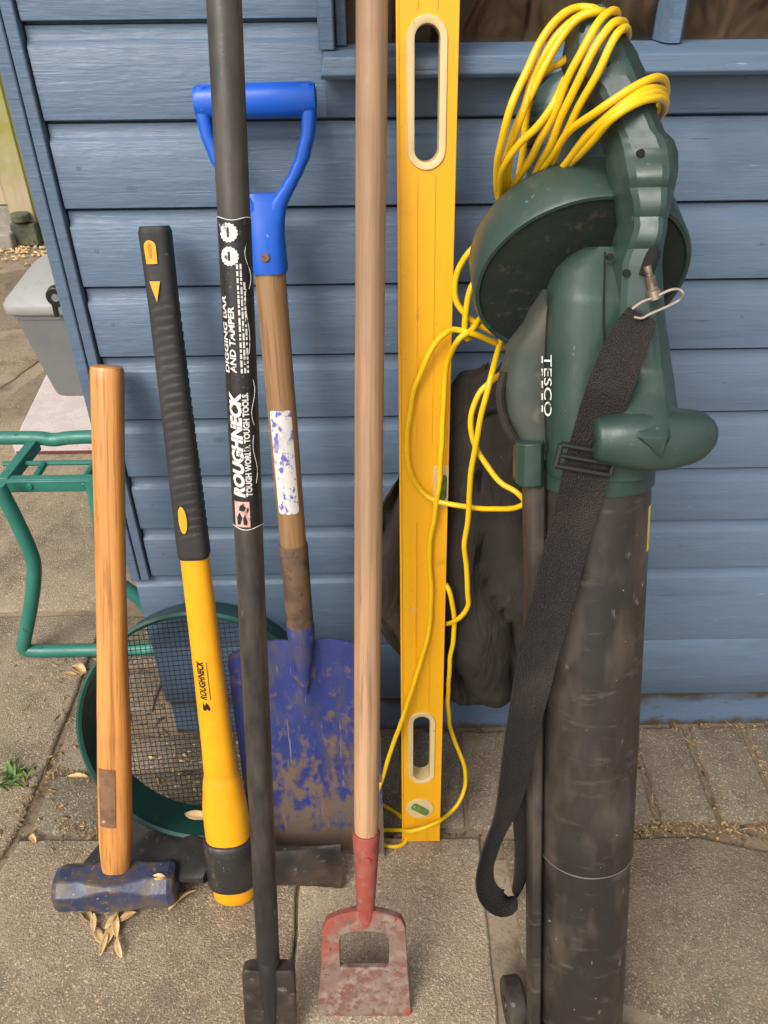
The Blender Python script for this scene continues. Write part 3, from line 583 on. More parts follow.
# ================================================================== MATTOCK with yellow handle
fr = Frame(onz(233, 894), at(151, 226, -.045))
fr.b = fr.b + V((.004, 0, 0))
mk = thing('mattock', 'mattock with black rubber grip and yellow fibreglass handle, head on the paving', 'mattock', (fr.b.x, fr.b.y, 0))
L_ = fr.len
def rods(tab, n, e=2.2, m_=60, ribs=None):
    v0, v1 = tab[0][0], tab[-1][0]; out = []
    for i in range(m_+1):
        v = v0+(v1-v0)*i/m_; a, b = lerp_table(tab, v)
        if ribs: a, b = a*(1+ribs(v)), b*(1+ribs(v))
        out.append((v, a, b))
    return out
ytab = [(.0, .0285, .024), (.004, .0325, .027), (.04, .034, .0285), (.14, .0335, .0285), (.175, .0325, .0275), (.205, .029, .025), (.228, .0262, .0225), (.2295, .0242, .0205), (.30, .0222, .0185), (.45, .0198, .0165), (.60, .0185, .0158)]
yh = obj('handle', rod(fr, [(v, a, b) for v, a, b in rods(ytab, 24, m_=110)], 28, 2.3), M_YEL, mk, sharp=40, frame=fr)
gtab = [(.578, .0192, .0165), (.582, .0205, .0178), (.64, .0200, .0175), (.80, .0180, .0158), (.90, .0172, .0152), (.955, .0176, .0158), (L_-.006, .0180, .0162), (L_, .0160, .0142)]
grs = []
for v, a, b in rods(gtab, 24, m_=260):
    ring = superring(fr(0, v, 0), fr.u, fr.w, a, b, 32, 3.2); out = []
    for k_, p in enumerate(ring):
        an = 2*math.pi*k_/32; c = fr(0, v, 0); on = max(0, min(1, (v-.60)/.02))*max(0, min(1, (.915-v)/.02))*max(0, min(1, (math.cos(an-R(40))+.35)*2))
        ph = (v*88-1.1*math.cos(an-R(60))) % 1; out.append(c+(p-c)*(1+on*(.075*ph-.045)))
    grs.append(out)
gr = obj('grip', MB().loft(grs), M_RUBBER, mk, sharp=40)
f = wrap(fr, .0180, .0160, 0, .0006)
U = [(-.0095, .0), (.0035, .0), (.0040, .018)] + [(-.003+.0072*math.cos(a), .018+.0075*math.sin(a)) for a in [R(20+20*k) for k in range(8)]] + [(-.0102, .018)]
def shift(P, ds, dv): return [(a+ds, b+dv) for a, b in P]
fg = wrap(fr, .0182, .0163, 0, .0008, .0009)
yl = obj('grip_mark', polypatch(fg, shift(U, -.001, L_-.040)), M_YELGRIPMARK, gr)
fg2 = wrap(fr, .0182, .0163, 0, .0008, .0014)
obj('mark_slot', polypatch(fg2, [(-.0055, L_-.034), (-.0025, L_-.034), (-.0020, L_-.020), (-.004, L_-.017), (-.0062, L_-.020)]), mat('orange_slot', (.48, .17, .004), rough=.5, rough_var=0), yl)
obj('grip_mark', polypatch(fg, [(-.0095, L_-.059), (.0030, L_-.059), (-.0030, L_-.082)]), M_YELGRIPMARK, gr)
obj('grip_mark', polypatch(wrap(fr, .0206, .018, 0, .0006, .0009), [(-.005+.0055*math.cos(R(15*k)), .6352+.0185*math.sin(R(15*k))) for k in range(24)]), M_YELGRIPMARK, gr)
obj('lettering', cut_map(text_bm('ROUGHNECK', .013, .062, .03, .3), (lambda s_, v_: wrap(fr, .0212, .0178)(-.0020-v_, .368+s_)), 6, 1), M_BLACKPL, yh)
obj('underline', patch(wrap(fr, .0212, .0178), .0022, .0030, .368, .428, 2, 4), M_BLACKPL, yh)
obj('emblem', polypatch(wrap(fr, .0215, .018), [(-.010, .352), (-.006, .350), (-.004, .354), (-.001, .350), (.001, .354), (-.001, .360), (-.004, .364), (-.006, .358), (-.009, .364)]), M_BLACKPL, yh)
# steel head: eye collar, adze arm curving back left, axe arm to the right
hd = obj('head', rod(fr, [(.030, .0355, .031), (.033, .0385, .034), (.040, .039, .0345), (.108, .0385, .034), (.116, .037, .0325), (.118, .035, .030)], 30, 2.3), M_STEELDARK, mk, bevel=None, sharp=45)
mb = MB(); rings = []
for t in [i/14 for i in range(15)]:
    c = resample([fr(-.028, .055, -.004), V((-.300, fr.b.y+.032, .042)), V((-.350, fr.b.y+.060, .023)), V((-.400, fr.b.y+.085, .013)), V((-.455, fr.b.y+.105, .008))], 14)[int(t*14)]
    hw_ = .030 + .030*t; th = .012*(1-t)**1.5+.0022
    du_ = V((.45, .88, 0)).normalized()
    rings.append(superring(c, du_, V((0, 0, 1)), hw_, th, 14, 3))
mb.loft(rings); obj('adze_blade', mb, M_STEELDARK, hd, sharp=40)
mb = MB(); rings = []
for t in [i/8 for i in range(9)]:
    c = fr(.030+.138*t, .056-.010*t, -.002); hh = .034+.010*t*t; th = .013*(1-t)+.0018
    rings.append(superring(c, fr.v, fr.w, hh, th, 14, 4))
mb.loft(rings); obj('axe_blade', mb, M_AXE, hd, sharp=40)

# ================================================================== DIGGING BAR
fr = Frame(onz(272, 1040), at(224, 0, -.17))
BR = .0150; BL_ = 1.74
db = thing('digging_bar', 'long black steel digging bar with printed sticker and chisel foot', 'digging bar', (fr.b.x, fr.b.y, 0))
bar = obj('shaft', rod(fr, [(.10, .0135, .0135), (.14, BR*.98, BR*.98), (.5, BR, BR), (BL_-.004, BR, BR), (BL_, BR*.8, BR*.8)], 28), M_BLACKPAINT, db, frame=fr)
mb = MB(); rings = []
for v, a, b in ((.0, .0340, .0012), (.004, .0345, .0028), (.06, .0348, .0062), (.105, .0345, .0085), (.128, .0340, .0095), (.134, .0325, .0098), (.1365, .029, .0090)):
    rings.append(superring(fr(0, v, 0), fr.u, fr.w, a, b, 24, 7))
mb.loft(rings); ch = obj('chisel_foot', mb, M_AXE, db, sharp=40)
mb = MB(); mb.add(*(lambda d: (d.v, d.f))(rod(fr, [(.0, .004, .006), (.05, .009, .0125, 0, 0), (.105, .0130, .0142), (.15, .0152, .0152), (.152, .0140, .0140)], 20))); obj('weld_neck', mb, M_BLACKPAINT, db)
mb = MB(); rings = []
e_ = BR+.0004
for v in (.752, .85, .95, 1.052): rings.append([fr(e_*math.cos(a), v, e_*math.sin(a)) for a in [2*math.pi*k/40 for k in range(40)]])
mb.loft(rings, cap=False); stk = obj('sticker', mb, M_STICKER, bar)
for v in (.752, 1.0515):
    mb = MB(); mb.tube([fr(e_*math.cos(a), v+.0012*math.sin(3*a), e_*math.sin(a)) for a in [2*math.pi*k/40 for k in range(41)]], .00045, 5)
    obj('sticker_edge', mb, M_WHITEPRINT, stk)
F_ = wrap(fr, BR, BR, eps=.0010)
sc = -.0035
def up_text(txt, size, width, s0, v0, bold=.0, shear=0.0, cuts=6, mt=None):
    obj('lettering', cut_map(text_bm(txt, size, width, bold, shear), (lambda a, b: F_(s0-b, v0+a)), cuts, 1), mt or M_WHITEPRINT, stk)
up_text('ROUGHNECK', .0155, .108, .0012, .786, .055, .2)
up_text('TOUGH WORLD. TOUGH TOOLS.', .0078, .106, .0080, .787, .045, 0)
up_text('DIGGING BAR', .0075, .072, -.0088, .912, .03, .1)
up_text('AND TAMPER', .0080, .062, -.0016, .912, .03, .1)
rnd = random.Random(11)
for s0, ln in ((.0030, .105), (.0060, .098), (.0088, .080)):            # worn, unreadable lines of small print
    mb = MB(); v = .912
    while v < .912+ln:
        l_ = rnd.uniform(.002, .007); q = patch(F_, s0-.0009, s0+.0009, v, v+l_, 2, 2); mb.add(q.v, q.f); v += l_+rnd.uniform(.0006, .0022)
    tag(obj('small_print', mb, M_WHITEPRINT, stk), None, None, kind='stuff')
for v in (1.0395, 1.0190):
    pts = []
    for k_ in range(32):
        r_ = .0088 if k_ % 2 else .0078; pts.append((sc+r_*math.cos(2*math.pi*k_/32), v+r_*math.sin(2*math.pi*k_/32)))
    obj('badge', polypatch(F_, pts, 8), M_WHITEPRINT, stk)
    F2 = wrap(fr, BR, BR, eps=.0014)
    obj('badge_mark', polypatch(F2, [(sc-.001, v-.004), (sc+.001, v-.004), (sc+.001, v+.004), (sc-.001, v+.004)], 3), M_STICKER, stk)
pk = obj('emblem', polypatch(F_, [(-.0112, .754), (.0045, .754), (.0045, .7815), (-.0112, .7815)], 8), M_PINKPRINT, stk)
F2 = wrap(fr, BR, BR, eps=.0014)
for P in ([(-.008, .756), (-.005, .757), (-.003, .764), (-.0055, .770), (-.0085, .764)], [(-.002, .757), (.0015, .756), (.002, .760), (.0, .768), (-.002, .764)], [(-.006, .772), (-.001, .771), (.001, .775), (-.002, .779), (-.005, .777)], [(.001, .768), (.0035, .772), (.003, .776), (.0015, .772)]):
    obj('emblem_mark', polypatch(F2, P, 4), M_STICKER, pk)
for s0, v0, ln, bend in ((.0125, .800, .05, .002), (.013, .86, .045, -.0025), (.0105, .93, .06, .0015), (.0135, .99, .04, .003)):
    mb = MB(); mb.tube([F_(s0+bend*math.sin(6*t_), v0+ln*t_) for t_ in [i/12 for i in range(13)]], .00028, 4); obj('peeled_thread', mb, M_WHITEPRINT, stk)

# ================================================================== SPADE
fr = Frame(onz(320, 857, .002), at(255, 95, -.035))
sp_ = thing('spade', 'square blue garden spade with bright blue handle and muddy blade against shed', 'spade', (fr.b.x, fr.b.y, 0))
mb = MB(); nu, nv = 24, 26; top = []; bot = []
BW = .1045; BH = .418
def bsurf(a, b):                                # a -1..1 across, b 0..1 up
    hwid = BW*(1+.015*b)
    if b > .93: hwid -= .016*((b-.93)/.07)**2
    u = a*hwid; v = b*BH
    if b > .96: v -= .010*abs(a)**3*(b-.96)/.04
    ridge = .0165*math.exp(-(u/.016)**2)*max(0, (b-.62)/.38)**.7 if b > .62 else 0
    curl = -.012*(1-math.cos(min(1, abs(a))*1.2))+.010*b*b
    return u, v, ridge+(.010*(abs(a)**2.2))+.006*math.sin(b*3)-.006
vs_ = []; fs_l = []
for side_ in (0, 1):
    for i in range(nv+1):
        for j in range(nu+1):
            u, v, w_ = bsurf(-1+2*j/nu, i/nv); vs_.append(fr(u, v, w_-(.0022 if side_ else 0)))
nn = (nu+1)*(nv+1)
for i in range(nv):
    for j in range(nu):
        a = i*(nu+1)+j; fs_l += [(a, a+1, a+nu+2, a+nu+1), (nn+a, nn+a+nu+1, nn+a+nu+2, nn+a+1)]
edge = [j for j in range(nu+1)] + [i*(nu+1)+nu for i in range(1, nv+1)] + [nv*(nu+1)+j for j in range(nu-1, -1, -1)] + [i*(nu+1) for i in range(nv-1, 0, -1)]
for k_ in range(len(edge)):
    a, b = edge[k_], edge[(k_+1) % len(edge)]; fs_l.append((a, nn+a, nn+b, b))
mb.add(vs_, fs_l); blade = obj('blade', mb, M_SPADE, sp_, sharp=50, frame=fr)
obj('blade_neck', rod(fr, [(.335, .004, .004, 0, .010), (.37, .011, .009, 0, .008), (.405, .0165, .0145, 0, .004), (.43, .0195, .0180), (.445, .0195, .0185), (.447, .0185, .0175)], 20), M_SPADE, blade)
obj('socket', rod(fr, [(.425, .0188, .0178), (.50, .0186, .0178), (.568, .0192, .0184), (.572, .0182, .0174)], 24), M_SOCKET, sp_)
shaft = obj('shaft', rod(fr, [(.56, .0172, .0165), (.70, .0178, .0170), (.85, .0178, .0172), (.93, .0178, .0172)], 24), M_SPADEWOOD, sp_, frame=fr)
f = wrap(fr, .0178, .0171, 0, 0)
P = []
for cx_, cv_, a0 in ((.0095, .755, 0), (-.0105, .755, 90), (-.0105, .627, 180), (.0095, .627, 270)):
    P += [(cx_+.004*math.cos(R(a0+t_*30)), cv_+.005*math.sin(R(a0+t_*30))) for t_ in range(4)]
obj('paper_label', polypatch(f, P, 10), M_LABEL, shaft)
# D handle: socket, two arms, cross grip
outr = [(.920, .0200), (.924, .0208), (.955, .0200), (.9715, .0205), (.987, .0240), (.9945, .0265), (1.0, .0250), (1.004, .018)]
mb = MB().loft([superring(fr(0, v, 0), fr.u, fr.w, a, (.0195 if v < .95 else .0195-.0085*min(1, (v-.95)/.050)), 28, 2.8) for v, a in outr])
dh = obj('d_handle', mb, M_BLUEPLASTIC, sp_, sharp=50)
arm = [(.958, -.002, .0198), (.975, .000, .0212), (.987, .002, .0240), (.9945, .006, .0272), (1.003, .0130, .0325), (1.011, .0205, .0375), (1.025, .0300, .0462), (1.0395, .0380, .0540), (1.064, .0460, .0612), (1.0805, .0475, .0635), (1.100, .047, .0638), (1.108, .046, .062)]
for s_ in (-1, 1):
    rings = []
    for i in range(50):
        v = arm[0][0]+(arm[-1][0]-arm[0][0])*i/49; a, b = lerp_table(arm, v)
        rings.append(superring(fr(s_*(a+b)/2, v, 0), fr.u, fr.w, (b-a)/2, .0128, 18, 3.0))
    obj('arm', MB().loft(rings), M_BLUEPLASTIC, dh, sharp=60)
rings = []
for x, r_ in ((-.0640, .010), (-.0628, .0150), (-.058, .0166), (-.02, .0170), (.02, .0170), (.058, .0166), (.0628, .0150), (.0640, .010)): rings.append(superring(fr(x, 1.0945, 0), fr.v, fr.w, r_, r_*.95, 28, 2.3))
mb = MB(); mb.loft(rings); obj('cross_grip', mb, M_BLUEPLASTIC, dh, sharp=50)
rv = fr(-.0015, .9385, .0195); obj('rivet', disc(rv, fr.w, .0050, 14, .0022), mat('rusty_rivet', (.20, .10, .055), [ly('noise', 200, .5, .6, (.10, .06, .04))], rough=.6), dh)

# ================================================================== HOE (push hoe with square cut-out)
fr = Frame(onz(365, 1014), at(372, 0, -.06))
ho = thing('push_hoe', 'long wooden push hoe with red socket and rusty square head', 'hoe', (fr.b.x, fr.b.y, 0))
obj('handle', rod(fr, rods([(.285, .0140, .0140), (.32, .0160, .0160), (.6, .0162, .0162), (1.0, .0158, .0158), (1.345, .0155, .0155), (1.352, .012, .012)], 24, m_=40), 24), M_HOEWOOD, ho, frame=fr)
so_ = obj('socket', rod(fr, [(.150, .010, .006, 0, .003), (.175, .0115, .0095, 0, .002), (.20, .0130, .0125), (.25, .0155, .0150), (.298, .0180, .0176), (.300, .0172, .0168)], 24), M_RED, ho, frame=fr)
obj('rivet', disc(fr(.002, .268, .0165), fr.w, .0042, 12, .0016), M_RED, so_)
# head plate with opening: four bars of one forged plate
mb = MB()
outer = [(-.0655, .004), (-.0640, .0), (.0625, .0), (.0640, .004), (.0570, .100), (.0535, .155), (.0475, .168), (.034, .174), (.012, .180), (-.014, .180), (-.038, .173), (-.0515, .166), (-.0570, .153), (-.0595, .100)]
inner = [(-.0335, .094), (-.0320, .091), (.0305, .091), (.0320, .094), (.0320, .120), (.0310, .136), (.0290, .144), (.022, .147), (.008, .149), (-.010, .149), (-.025, .147), (-.032, .143), (-.0340, .136), (-.0340, .120)]
n_ = len(outer)
def th_(u, v): return .0022+.0038*min(1, v/.10)
def hz(u, v): return .004*math.sin(v*18)+.002
vs_ = []
for P in (outer, inner):
    for u, v in P: vs_.append(fr(u, v, hz(u, v)+th_(u, v)))
for P in (outer, inner):
    for u, v in P: vs_.append(fr(u, v, hz(u, v)-th_(u, v)))
fs_l = []
for i in range(n_):
    j = (i+1) % n_
    fs_l += [(i, j, n_+j, n_+i), (2*n_+j, 2*n_+i, 3*n_+i, 3*n_+j), (j, i, 2*n_+i, 2*n_+j), (n_+i, n_+j, 3*n_+j, 3*n_+i)]
mb.add(vs_, fs_l); obj('head', mb, M_HOEHEAD, ho, bevel=.0022, sharp=30, frame=fr)

# ================================================================== SPIRIT LEVEL
fr = Frame(onz(420.5, 835), at(427, 0, -.045))
lv = thing('spirit_level', 'long yellow spirit level with cream hand holes standing against the shed', 'spirit level', (fr.b.x, fr.b.y, 0))
LW, LT, LL = .0300, .0125, 1.30
holes = [(.205, .0142, .052), (1.093, .0140, .050), ]               # centre v, radius, half straight
mb = MB()
def stadium(vc, r_, hs, n=16):
    return [(r_*math.cos(R(180*k_/n)), vc+hs+r_*math.sin(R(180*k_/n))) for k_ in range(n+1)] + [(r_*math.cos(R(180+180*k_/n)), vc-hs+r_*math.sin(R(180+180*k_/n))) for k_ in range(n+1)]
segs = []; v_ = 0.0
for vc, r_, hs in holes:
    lo_, hi_ = vc-hs-r_-.008, vc+hs+r_+.008; segs.append((v_, lo_)); v_ = hi_
    In = stadium(vc, r_, hs); Out = []
    for (u, v) in In:
        du, dv = u, v-max(vc-hs, min(vc+hs, v)); k_ = 1e9
        if abs(du) > 1e-6: k_ = min(k_, LW/abs(du))
        if dv > 1e-6: k_ = min(k_, (hi_-(vc+hs))/dv)
        if dv < -1e-6: k_ = min(k_, ((vc-hs)-lo_)/-dv)
        Out.append((du*k_, v-dv+dv*k_))
    n_ = len(In)
    vs_ = [fr(u, v, LT) for u, v in In] + [fr(u, v, LT) for u, v in Out] + [fr(u, v, -LT) for u, v in In] + [fr(u, v, -LT) for u, v in Out]
    fs_l = []
    for i in range(n_):
        j = (i+1) % n_; fs_l += [(i, j, n_+j, n_+i), (2*n_+j, 2*n_+i, 3*n_+i, 3*n_+j), (i, 2*n_+i, 2*n_+j, j)]
    mb.add(vs_, fs_l)
    for s_ in (-1, 1): mb.add([fr(s_*LW, lo_, LT), fr(s_*LW, hi_, LT), fr(s_*LW, hi_, -LT), fr(s_*LW, lo_, -LT)], [(0, 1, 2, 3)])
    # corners between Out polygon and the rectangle
    for su in (-1, 1):
        for vv, edge_v in ((hi_, 1), (lo_, -1)):
            c_ = [p for p in Out if p[0]*su > 0 and (p[1]-vc)*edge_v > 0 and abs(abs(p[0])-LW) < 1e-5]
            d_ = [p for p in Out if p[0]*su >= -1e-9 and abs(p[1]-vv) < 1e-5]
            if c_ and d_:
                c1 = max(c_, key=lambda p: p[1]*edge_v); d1 = max(d_, key=lambda p: p[0]*su)
                for s2 in (LT, -LT): mb.add([fr(*c1, s2), fr(*d1, s2), fr(su*LW, vv, s2)], [(0, 1, 2)])
segs.append((v_, LL))
for a, b in segs:
    P = [(-LW, LT), (LW, LT), (LW, -LT), (-LW, -LT)]
    for q in range(4):
        p0, p1 = P[q], P[(q+1) % 4]; mb.add([fr(p0[0], a, p0[1]), fr(p1[0], a, p1[1]), fr(p1[0], b, p1[1]), fr(p0[0], b, p0[1])], [(0, 1, 2, 3)])
mb.add([fr(u, 0, w_) for u, w_ in ((-LW, LT), (LW, LT), (LW, -LT), (-LW, -LT))], [(3, 2, 1, 0)]); mb.add([fr(u, LL, w_) for u, w_ in ((-LW, LT), (LW, LT), (LW, -LT), (-LW, -LT))], [(0, 1, 2, 3)])
body = obj('body', mb, M_LEVEL, lv, sharp=40, frame=fr)
bm = bmesh.new(); bm.from_mesh(body.data); bmesh.ops.remove_doubles(bm, verts=bm.verts, dist=.00005); bmesh.ops.recalc_face_normals(bm, faces=bm.faces); bm.to_mesh(body.data); bm.free()
body.data.shade_smooth(); body.data.set_sharp_from_angle(angle=R(35))
for vc, r_, hs in holes:
    mb = MB(); In, Out = stadium(vc, r_-.0012, hs), stadium(vc, r_+.0068, hs); n_ = len(In)
    rings = [[fr(u, v, -LT) for u, v in In], [fr(u, v, LT+.0012) for u, v in In], [fr(u*1.06, v, LT+.0022) for u, v in stadium(vc, r_, hs)], [fr(u, v, LT+.0022) for u, v in stadium(vc, r_+.0055, hs)], [fr(u, v, LT-.0005) for u, v in Out]]
    mb.loft(rings, cap=False); obj('hand_hole_trim', mb, M_CREAM, body, sharp=50)
for uu in (-.0098, .0092):
    for a, b in ((.002, .052), (.283, .60), (.71, 1.018), (1.168, LL)):
        mb = MB(); mb.box((uu-.0006, a, LT-.0005), (uu+.0006, b, LT+.0012), fr); obj('rib', mb, M_LEVEL, body)
for uu in (-.0294, .0294):
    mb = MB(); mb.box((uu-.0016, .0005, LT-.001), (uu+.0016, LL, LT+.0011), fr); obj('edge_rail', mb, M_LEVEL, body, bevel=.0006)
def ell(c, r1, r2, n=28): return [(c[0]+r1*math.cos(2*math.pi*k_/n), c[1]+r2*math.sin(2*math.pi*k_/n)) for k_ in range(n)]
mb = MB(); mb.prism(ell((-.002, .077), .0215, .0215), lambda a, b: fr(a, b, LT-.001), lambda a, b: fr(a, b, LT+.0018)); vw = obj('vial_window', mb, M_CREAM, body, bevel=.0006)
ax = (fr.u*.80-fr.v*.6).normalized(); c_ = fr(-.002, .077, LT+.0012)
mb = MB(); mb.tube([c_-ax*.0145, c_-ax*.0125, c_+ax*.0125, c_+ax*.0145], [.005, .0066, .0066, .005], 14); obj('vial', mb, M_VIAL, vw)
mb = MB(); mb.box((.012, .622, LT-.002), (LW+.0012, .680, LT+.0016), fr); vw = obj('vial_window', mb, M_CREAM, body, bevel=.001)
mb = MB(); mb.tube([fr(.0235, .634, LT+.0008), fr(.0235, .638, LT+.001), fr(.0235, .664, LT+.001), fr(.0235, .668, LT+.0008)], [.004, .0058, .0058, .004], 12); obj('vial', mb, M_VIAL, vw)
mb = MB(); mb.box((-LW*.9, -.0015, -LT*.9), (LW*.9, .002, LT*.9), fr); obj('end_cap', mb, M_CREAM, body)

# ================================================================== GREEN LEAF BLOWER
fr = Frame((.252, -.56, .012), (.207, -.1575, 1.162))
bl = thing('leaf_blower', 'dark green leaf blower vacuum with long black tube standing against the shed', 'leaf blower', (fr.b.x, fr.b.y, 0))
def rows_px(tab, wc, dep, n=24, e=2.8, m_=40, bumpf=None):
    """loft from outline rows (py, xL, xR); dep = half depth table or value; wc = plane offset"""
    ys = tab[0][0], tab[-1][0]; rings = []
    for i in range(m_+1):
        y_ = ys[0]+(ys[1]-ys[0])*i/m_; a, b = lerp_table(tab, y_)
        w_ = wc(y_) if callable(wc) else wc; d_ = dep(y_) if callable(dep) else dep
        if bumpf: d_ = d_*(1+bumpf(y_))
        PL, PR = fr.px(a, y_, w_), fr.px(b, y_, w_); c = (PL+PR)/2; h = (PR-PL).length/2
        rings.append(superring(c, (PR-PL).normalized(), fr.w, h, d_, n, e))
    return MB().loft(rings)
tube = obj('tube', rod(fr, [(-.006, .0490, .0490), (.0, .0515, .0515), (.346, .0522, .0522), (.3475, .0512, .0512), (.349, .0538, .0538), (.352, .0540, .0540), (.80, .0545, .0545), (.815, .0545, .0545)], 48), M_TUBE, bl, sharp=30, frame=fr)
mb = MB(); rings = []
for v, a in ((.03, .0075), (.36, .0085), (.60, .0100), (.815, .0115)): rings.append(superring(fr(-.0605-.004*v, v, .004), fr.u, fr.w, a, .020, 16, 3))
mb.loft(rings); obj('tube_spine', mb, M_TUBE, tube)
f = wrap(fr, .0545, .0545); f2 = wrap(fr, .0540, .0540)
mb = MB(); mb.tube([fr(.0541*math.cos(2*math.pi*k_/48), .3492, .0541*math.sin(2*math.pi*k_/48)) for k_ in range(49)], .0006, 6); obj('joint_lip', mb, mat('pale_edge', (.14, .12, .10), rough=.6), tube)  # thin ring, paler than the tube, along the joint
obj('sticker', patch(f2, .052, .070, .728, .776, 6, 2), mat('yellow_sticker', (.80, .52, .02), [ly('noise', 200, .6, .66, (.2, .13, .02))], rough=.4), tube)
# collars
obj('collar', rod(fr, [(.795, .0562, .0562), (.798, .0575, .0575), (.832, .0575, .0575), (.836, .0555, .0555)], 40), M_GREEN, bl, sharp=30)
mb = MB(); rings = [superring(fr(-.0705, v, .006), fr.u, fr.w, .0135, .026, 16, 3.5) for v in (.802, .846)]; mb.loft(rings); obj('collar', mb, M_GREEN, bl, bevel=.0015)
# motor body with domed top
body = obj('motor_body', rows_px([(247, 588, 612), (256, 570, 630), (270, 557, 636), (290, 549, 640), (330, 546, 642), (400, 545, 645), (470, 546, 648)], .018, lambda y_: .022+.022*min(1, (y_-247)/50), 36, 3.0, 44), M_GREEN, bl, sharp=40)
# fan housing drum
vc = at(581, 284, -.195); vn = V((0.05, -math.cos(R(24)), -math.sin(R(24)))).normalized(); VR = .1065
va = V((1, 0, 0)); va = (va-vn*va.dot(vn)).normalized(); vb = vn.cross(va)
if vb.z < 0: vb = -vb
def vring(r_, d_, n=72): return [vc + (va*math.cos(2*math.pi*k_/n) + vb*math.sin(2*math.pi*k_/n))*r_ + vn*d_ for k_ in range(n)]
mb = MB(); mb.loft([vring(.07, -.072), vring(VR-.014, -.066), vring(VR-.003, -.056), vring(VR, -.048), vring(VR+.001, -.004), vring(VR-.001, 0), vring(VR-.0045, .0), vring(VR-.007, -.004), vring(VR-.009, -.020)], cap=False)
vol = obj('fan_housing', mb, M_GREEN, bl, sharp=40)
M_INTAKE = mat('shaded_grimy_intake', (.011, .019, .014), [ly('noise', 14, .45, .7, (.020, .024, .017)), ly('noise', 70, .6, .7, (.05, .042, .03))], rough=.8, bump=[bp('noise', 60, .0015)])  # green darkened to paint in the concave face's shade, plus grime specks
mb = MB(); mb.loft([vring(VR-.0062, -.002), vring(VR-.0085, -.0060), vring(VR-.016, -.0085), vring(.078, -.012), vring(.074, -.017), vring(.045, -.022), vring(.02, -.022)]); obj('intake_face', mb, M_INTAKE, vol, sharp=40)
# motor cover behind the cable, with vents
mcv = obj('motor_cover', rows_px([(74, 556, 596), (80, 546, 604), (92, 536, 608), (110, 530, 610), (150, 527, 612), (190, 528, 614), (200, 532, 610)], -.085, .030, 28, 3.0, 30), M_GREEN, bl, sharp=40)
for k_ in range(5):
    p = fr.px(531, 100+k_*11, -.062); mb = MB(); mb.tube([p+fr.w*.012+fr.u*.000, p-fr.w*.016-fr.u*.003], .0026, 8); obj('vent_slot', mb, M_HOLE, mcv)
# handle spine with grip grooves
htab = [(9, 590, 602), (12, 583, 608), (18, 577, 615), (32, 570, 624), (60, 566, 639), (80, 572, 647), (95, 586, 652), (115, 598, 656), (132, 605, 662), (143, 608, 673), (155, 611, 677), (170, 613, 676), (188, 617, 673), (205, 621, 668), (225, 623, 664), (245, 618, 661), (265, 611, 660), (310, 608, 663), (350, 607, 669), (385, 608, 674), (408, 609, 677), (420, 614, 677), (432, 624, 670), (448, 646, 654)]
def groove(y_):
    return .16*max(0, math.sin((y_-163)/25*2*math.pi*.5*2*.62))**2*(1 if 165 < y_ < 250 else 0)
sec = [(-1, -.7), (-1, .05), (-.72, .72), (.30, 1.0), (.82, .55), (1, -.05), (.95, -.7), (.4, -1), (-.4, -1)]
for _ in range(1):
    sec = [q for i in range(len(sec)) for q in ((sec[i][0]*.85+sec[(i+1) % len(sec)][0]*.15, sec[i][1]*.85+sec[(i+1) % len(sec)][1]*.15), (sec[i][0]*.15+sec[(i+1) % len(sec)][0]*.85, sec[i][1]*.15+sec[(i+1) % len(sec)][1]*.85))]
def groove(y_):
    if not 160 < y_ < 248: return 0
    t_ = ((y_-160)/29.3) % 1; return .20*math.sin(math.pi*t_)**.6*(.6+.4*t_)
rings = []
for i in range(171):
    y_ = 9+(448-9)*i/170; a, b = lerp_table(htab, y_); w_ = (.014 if y_ < 60 else .014+.030*min(1, (y_-60)/120))+.044*max(0, min(1, (y_-365)/67))**1.3; d_ = (.016+.014*min(1, max(0, (y_-9)/60)))
    PL, PR = fr.px(a, y_, w_), fr.px(b, y_, w_); c = (PL+PR)/2; h = (PR-PL).length/2*1.03; ux = (PR-PL).normalized()
    rings.append([c+ux*(h*p)+fr.w*(d_*q*(1+(groove(y_) if q > 0 else 0))) for p, q in sec])
hd = obj('handle', MB().loft(rings), M_GREEN, bl, sharp=22)
# seam along the handle
mb = MB(); mb.tube(resample([fr.px(605, 252, .058), fr.px(604, 300, .064), fr.px(604, 350, .066), fr.px(604, 400, .066)], 20), .0009, 6); obj('seam', mb, M_HOLE, body)
mb = MB(); mb.tube(resample([fr.px(549, 292, .034), fr.px(546, 340, .030), fr.px(545, 400, .030), fr.px(546, 450, .032)], 20), .0009, 6); obj('seam', mb, M_HOLE, body)
mb = MB(); mb.tube(resample([fr.px(x_, y_, w_) for x_, y_, w_ in ((668, 150, .062), (664, 180, .064), (655, 215, .068), (650, 240, .074))], 16), .0008, 6); obj('seam', mb, M_HOLE, hd)
# front knob
ktab = [(593.6, 420, 458), (595, 417.5, 460.5), (600, 416, 462), (620, 411, 467), (640, 408, 470), (664, 408, 469), (690, 409, 463), (706, 412, 454), (713, 418, 446), (716, 425, 438)]
rings = []
for i in range(50):
    x_ = 593.6+(716-593.6)*i/49; a, b = lerp_table(ktab, x_); PT, PB = fr.px(x_, a, .082), fr.px(x_, b, .082); c = (PT+PB)/2; h = (PT-PB).length/2
    rings.append((c, (PT-PB).normalized(), h))
sm_ = []
for i in range(50):
    lo_, hi_ = max(0, i-3), min(49, i+3); k_ = min(i-lo_, hi_-i) if i > 4 else 0; W_ = rings[i-k_:i+k_+1]; sm_.append(superring(sum((q[0] for q in W_), V((0, 0, 0)))/len(W_), rings[i][1], fr.w, sum(q[2] for q in W_)/len(W_), sum(q[2] for q in W_)/len(W_)*.95, 28, 2.25))
rings = sm_
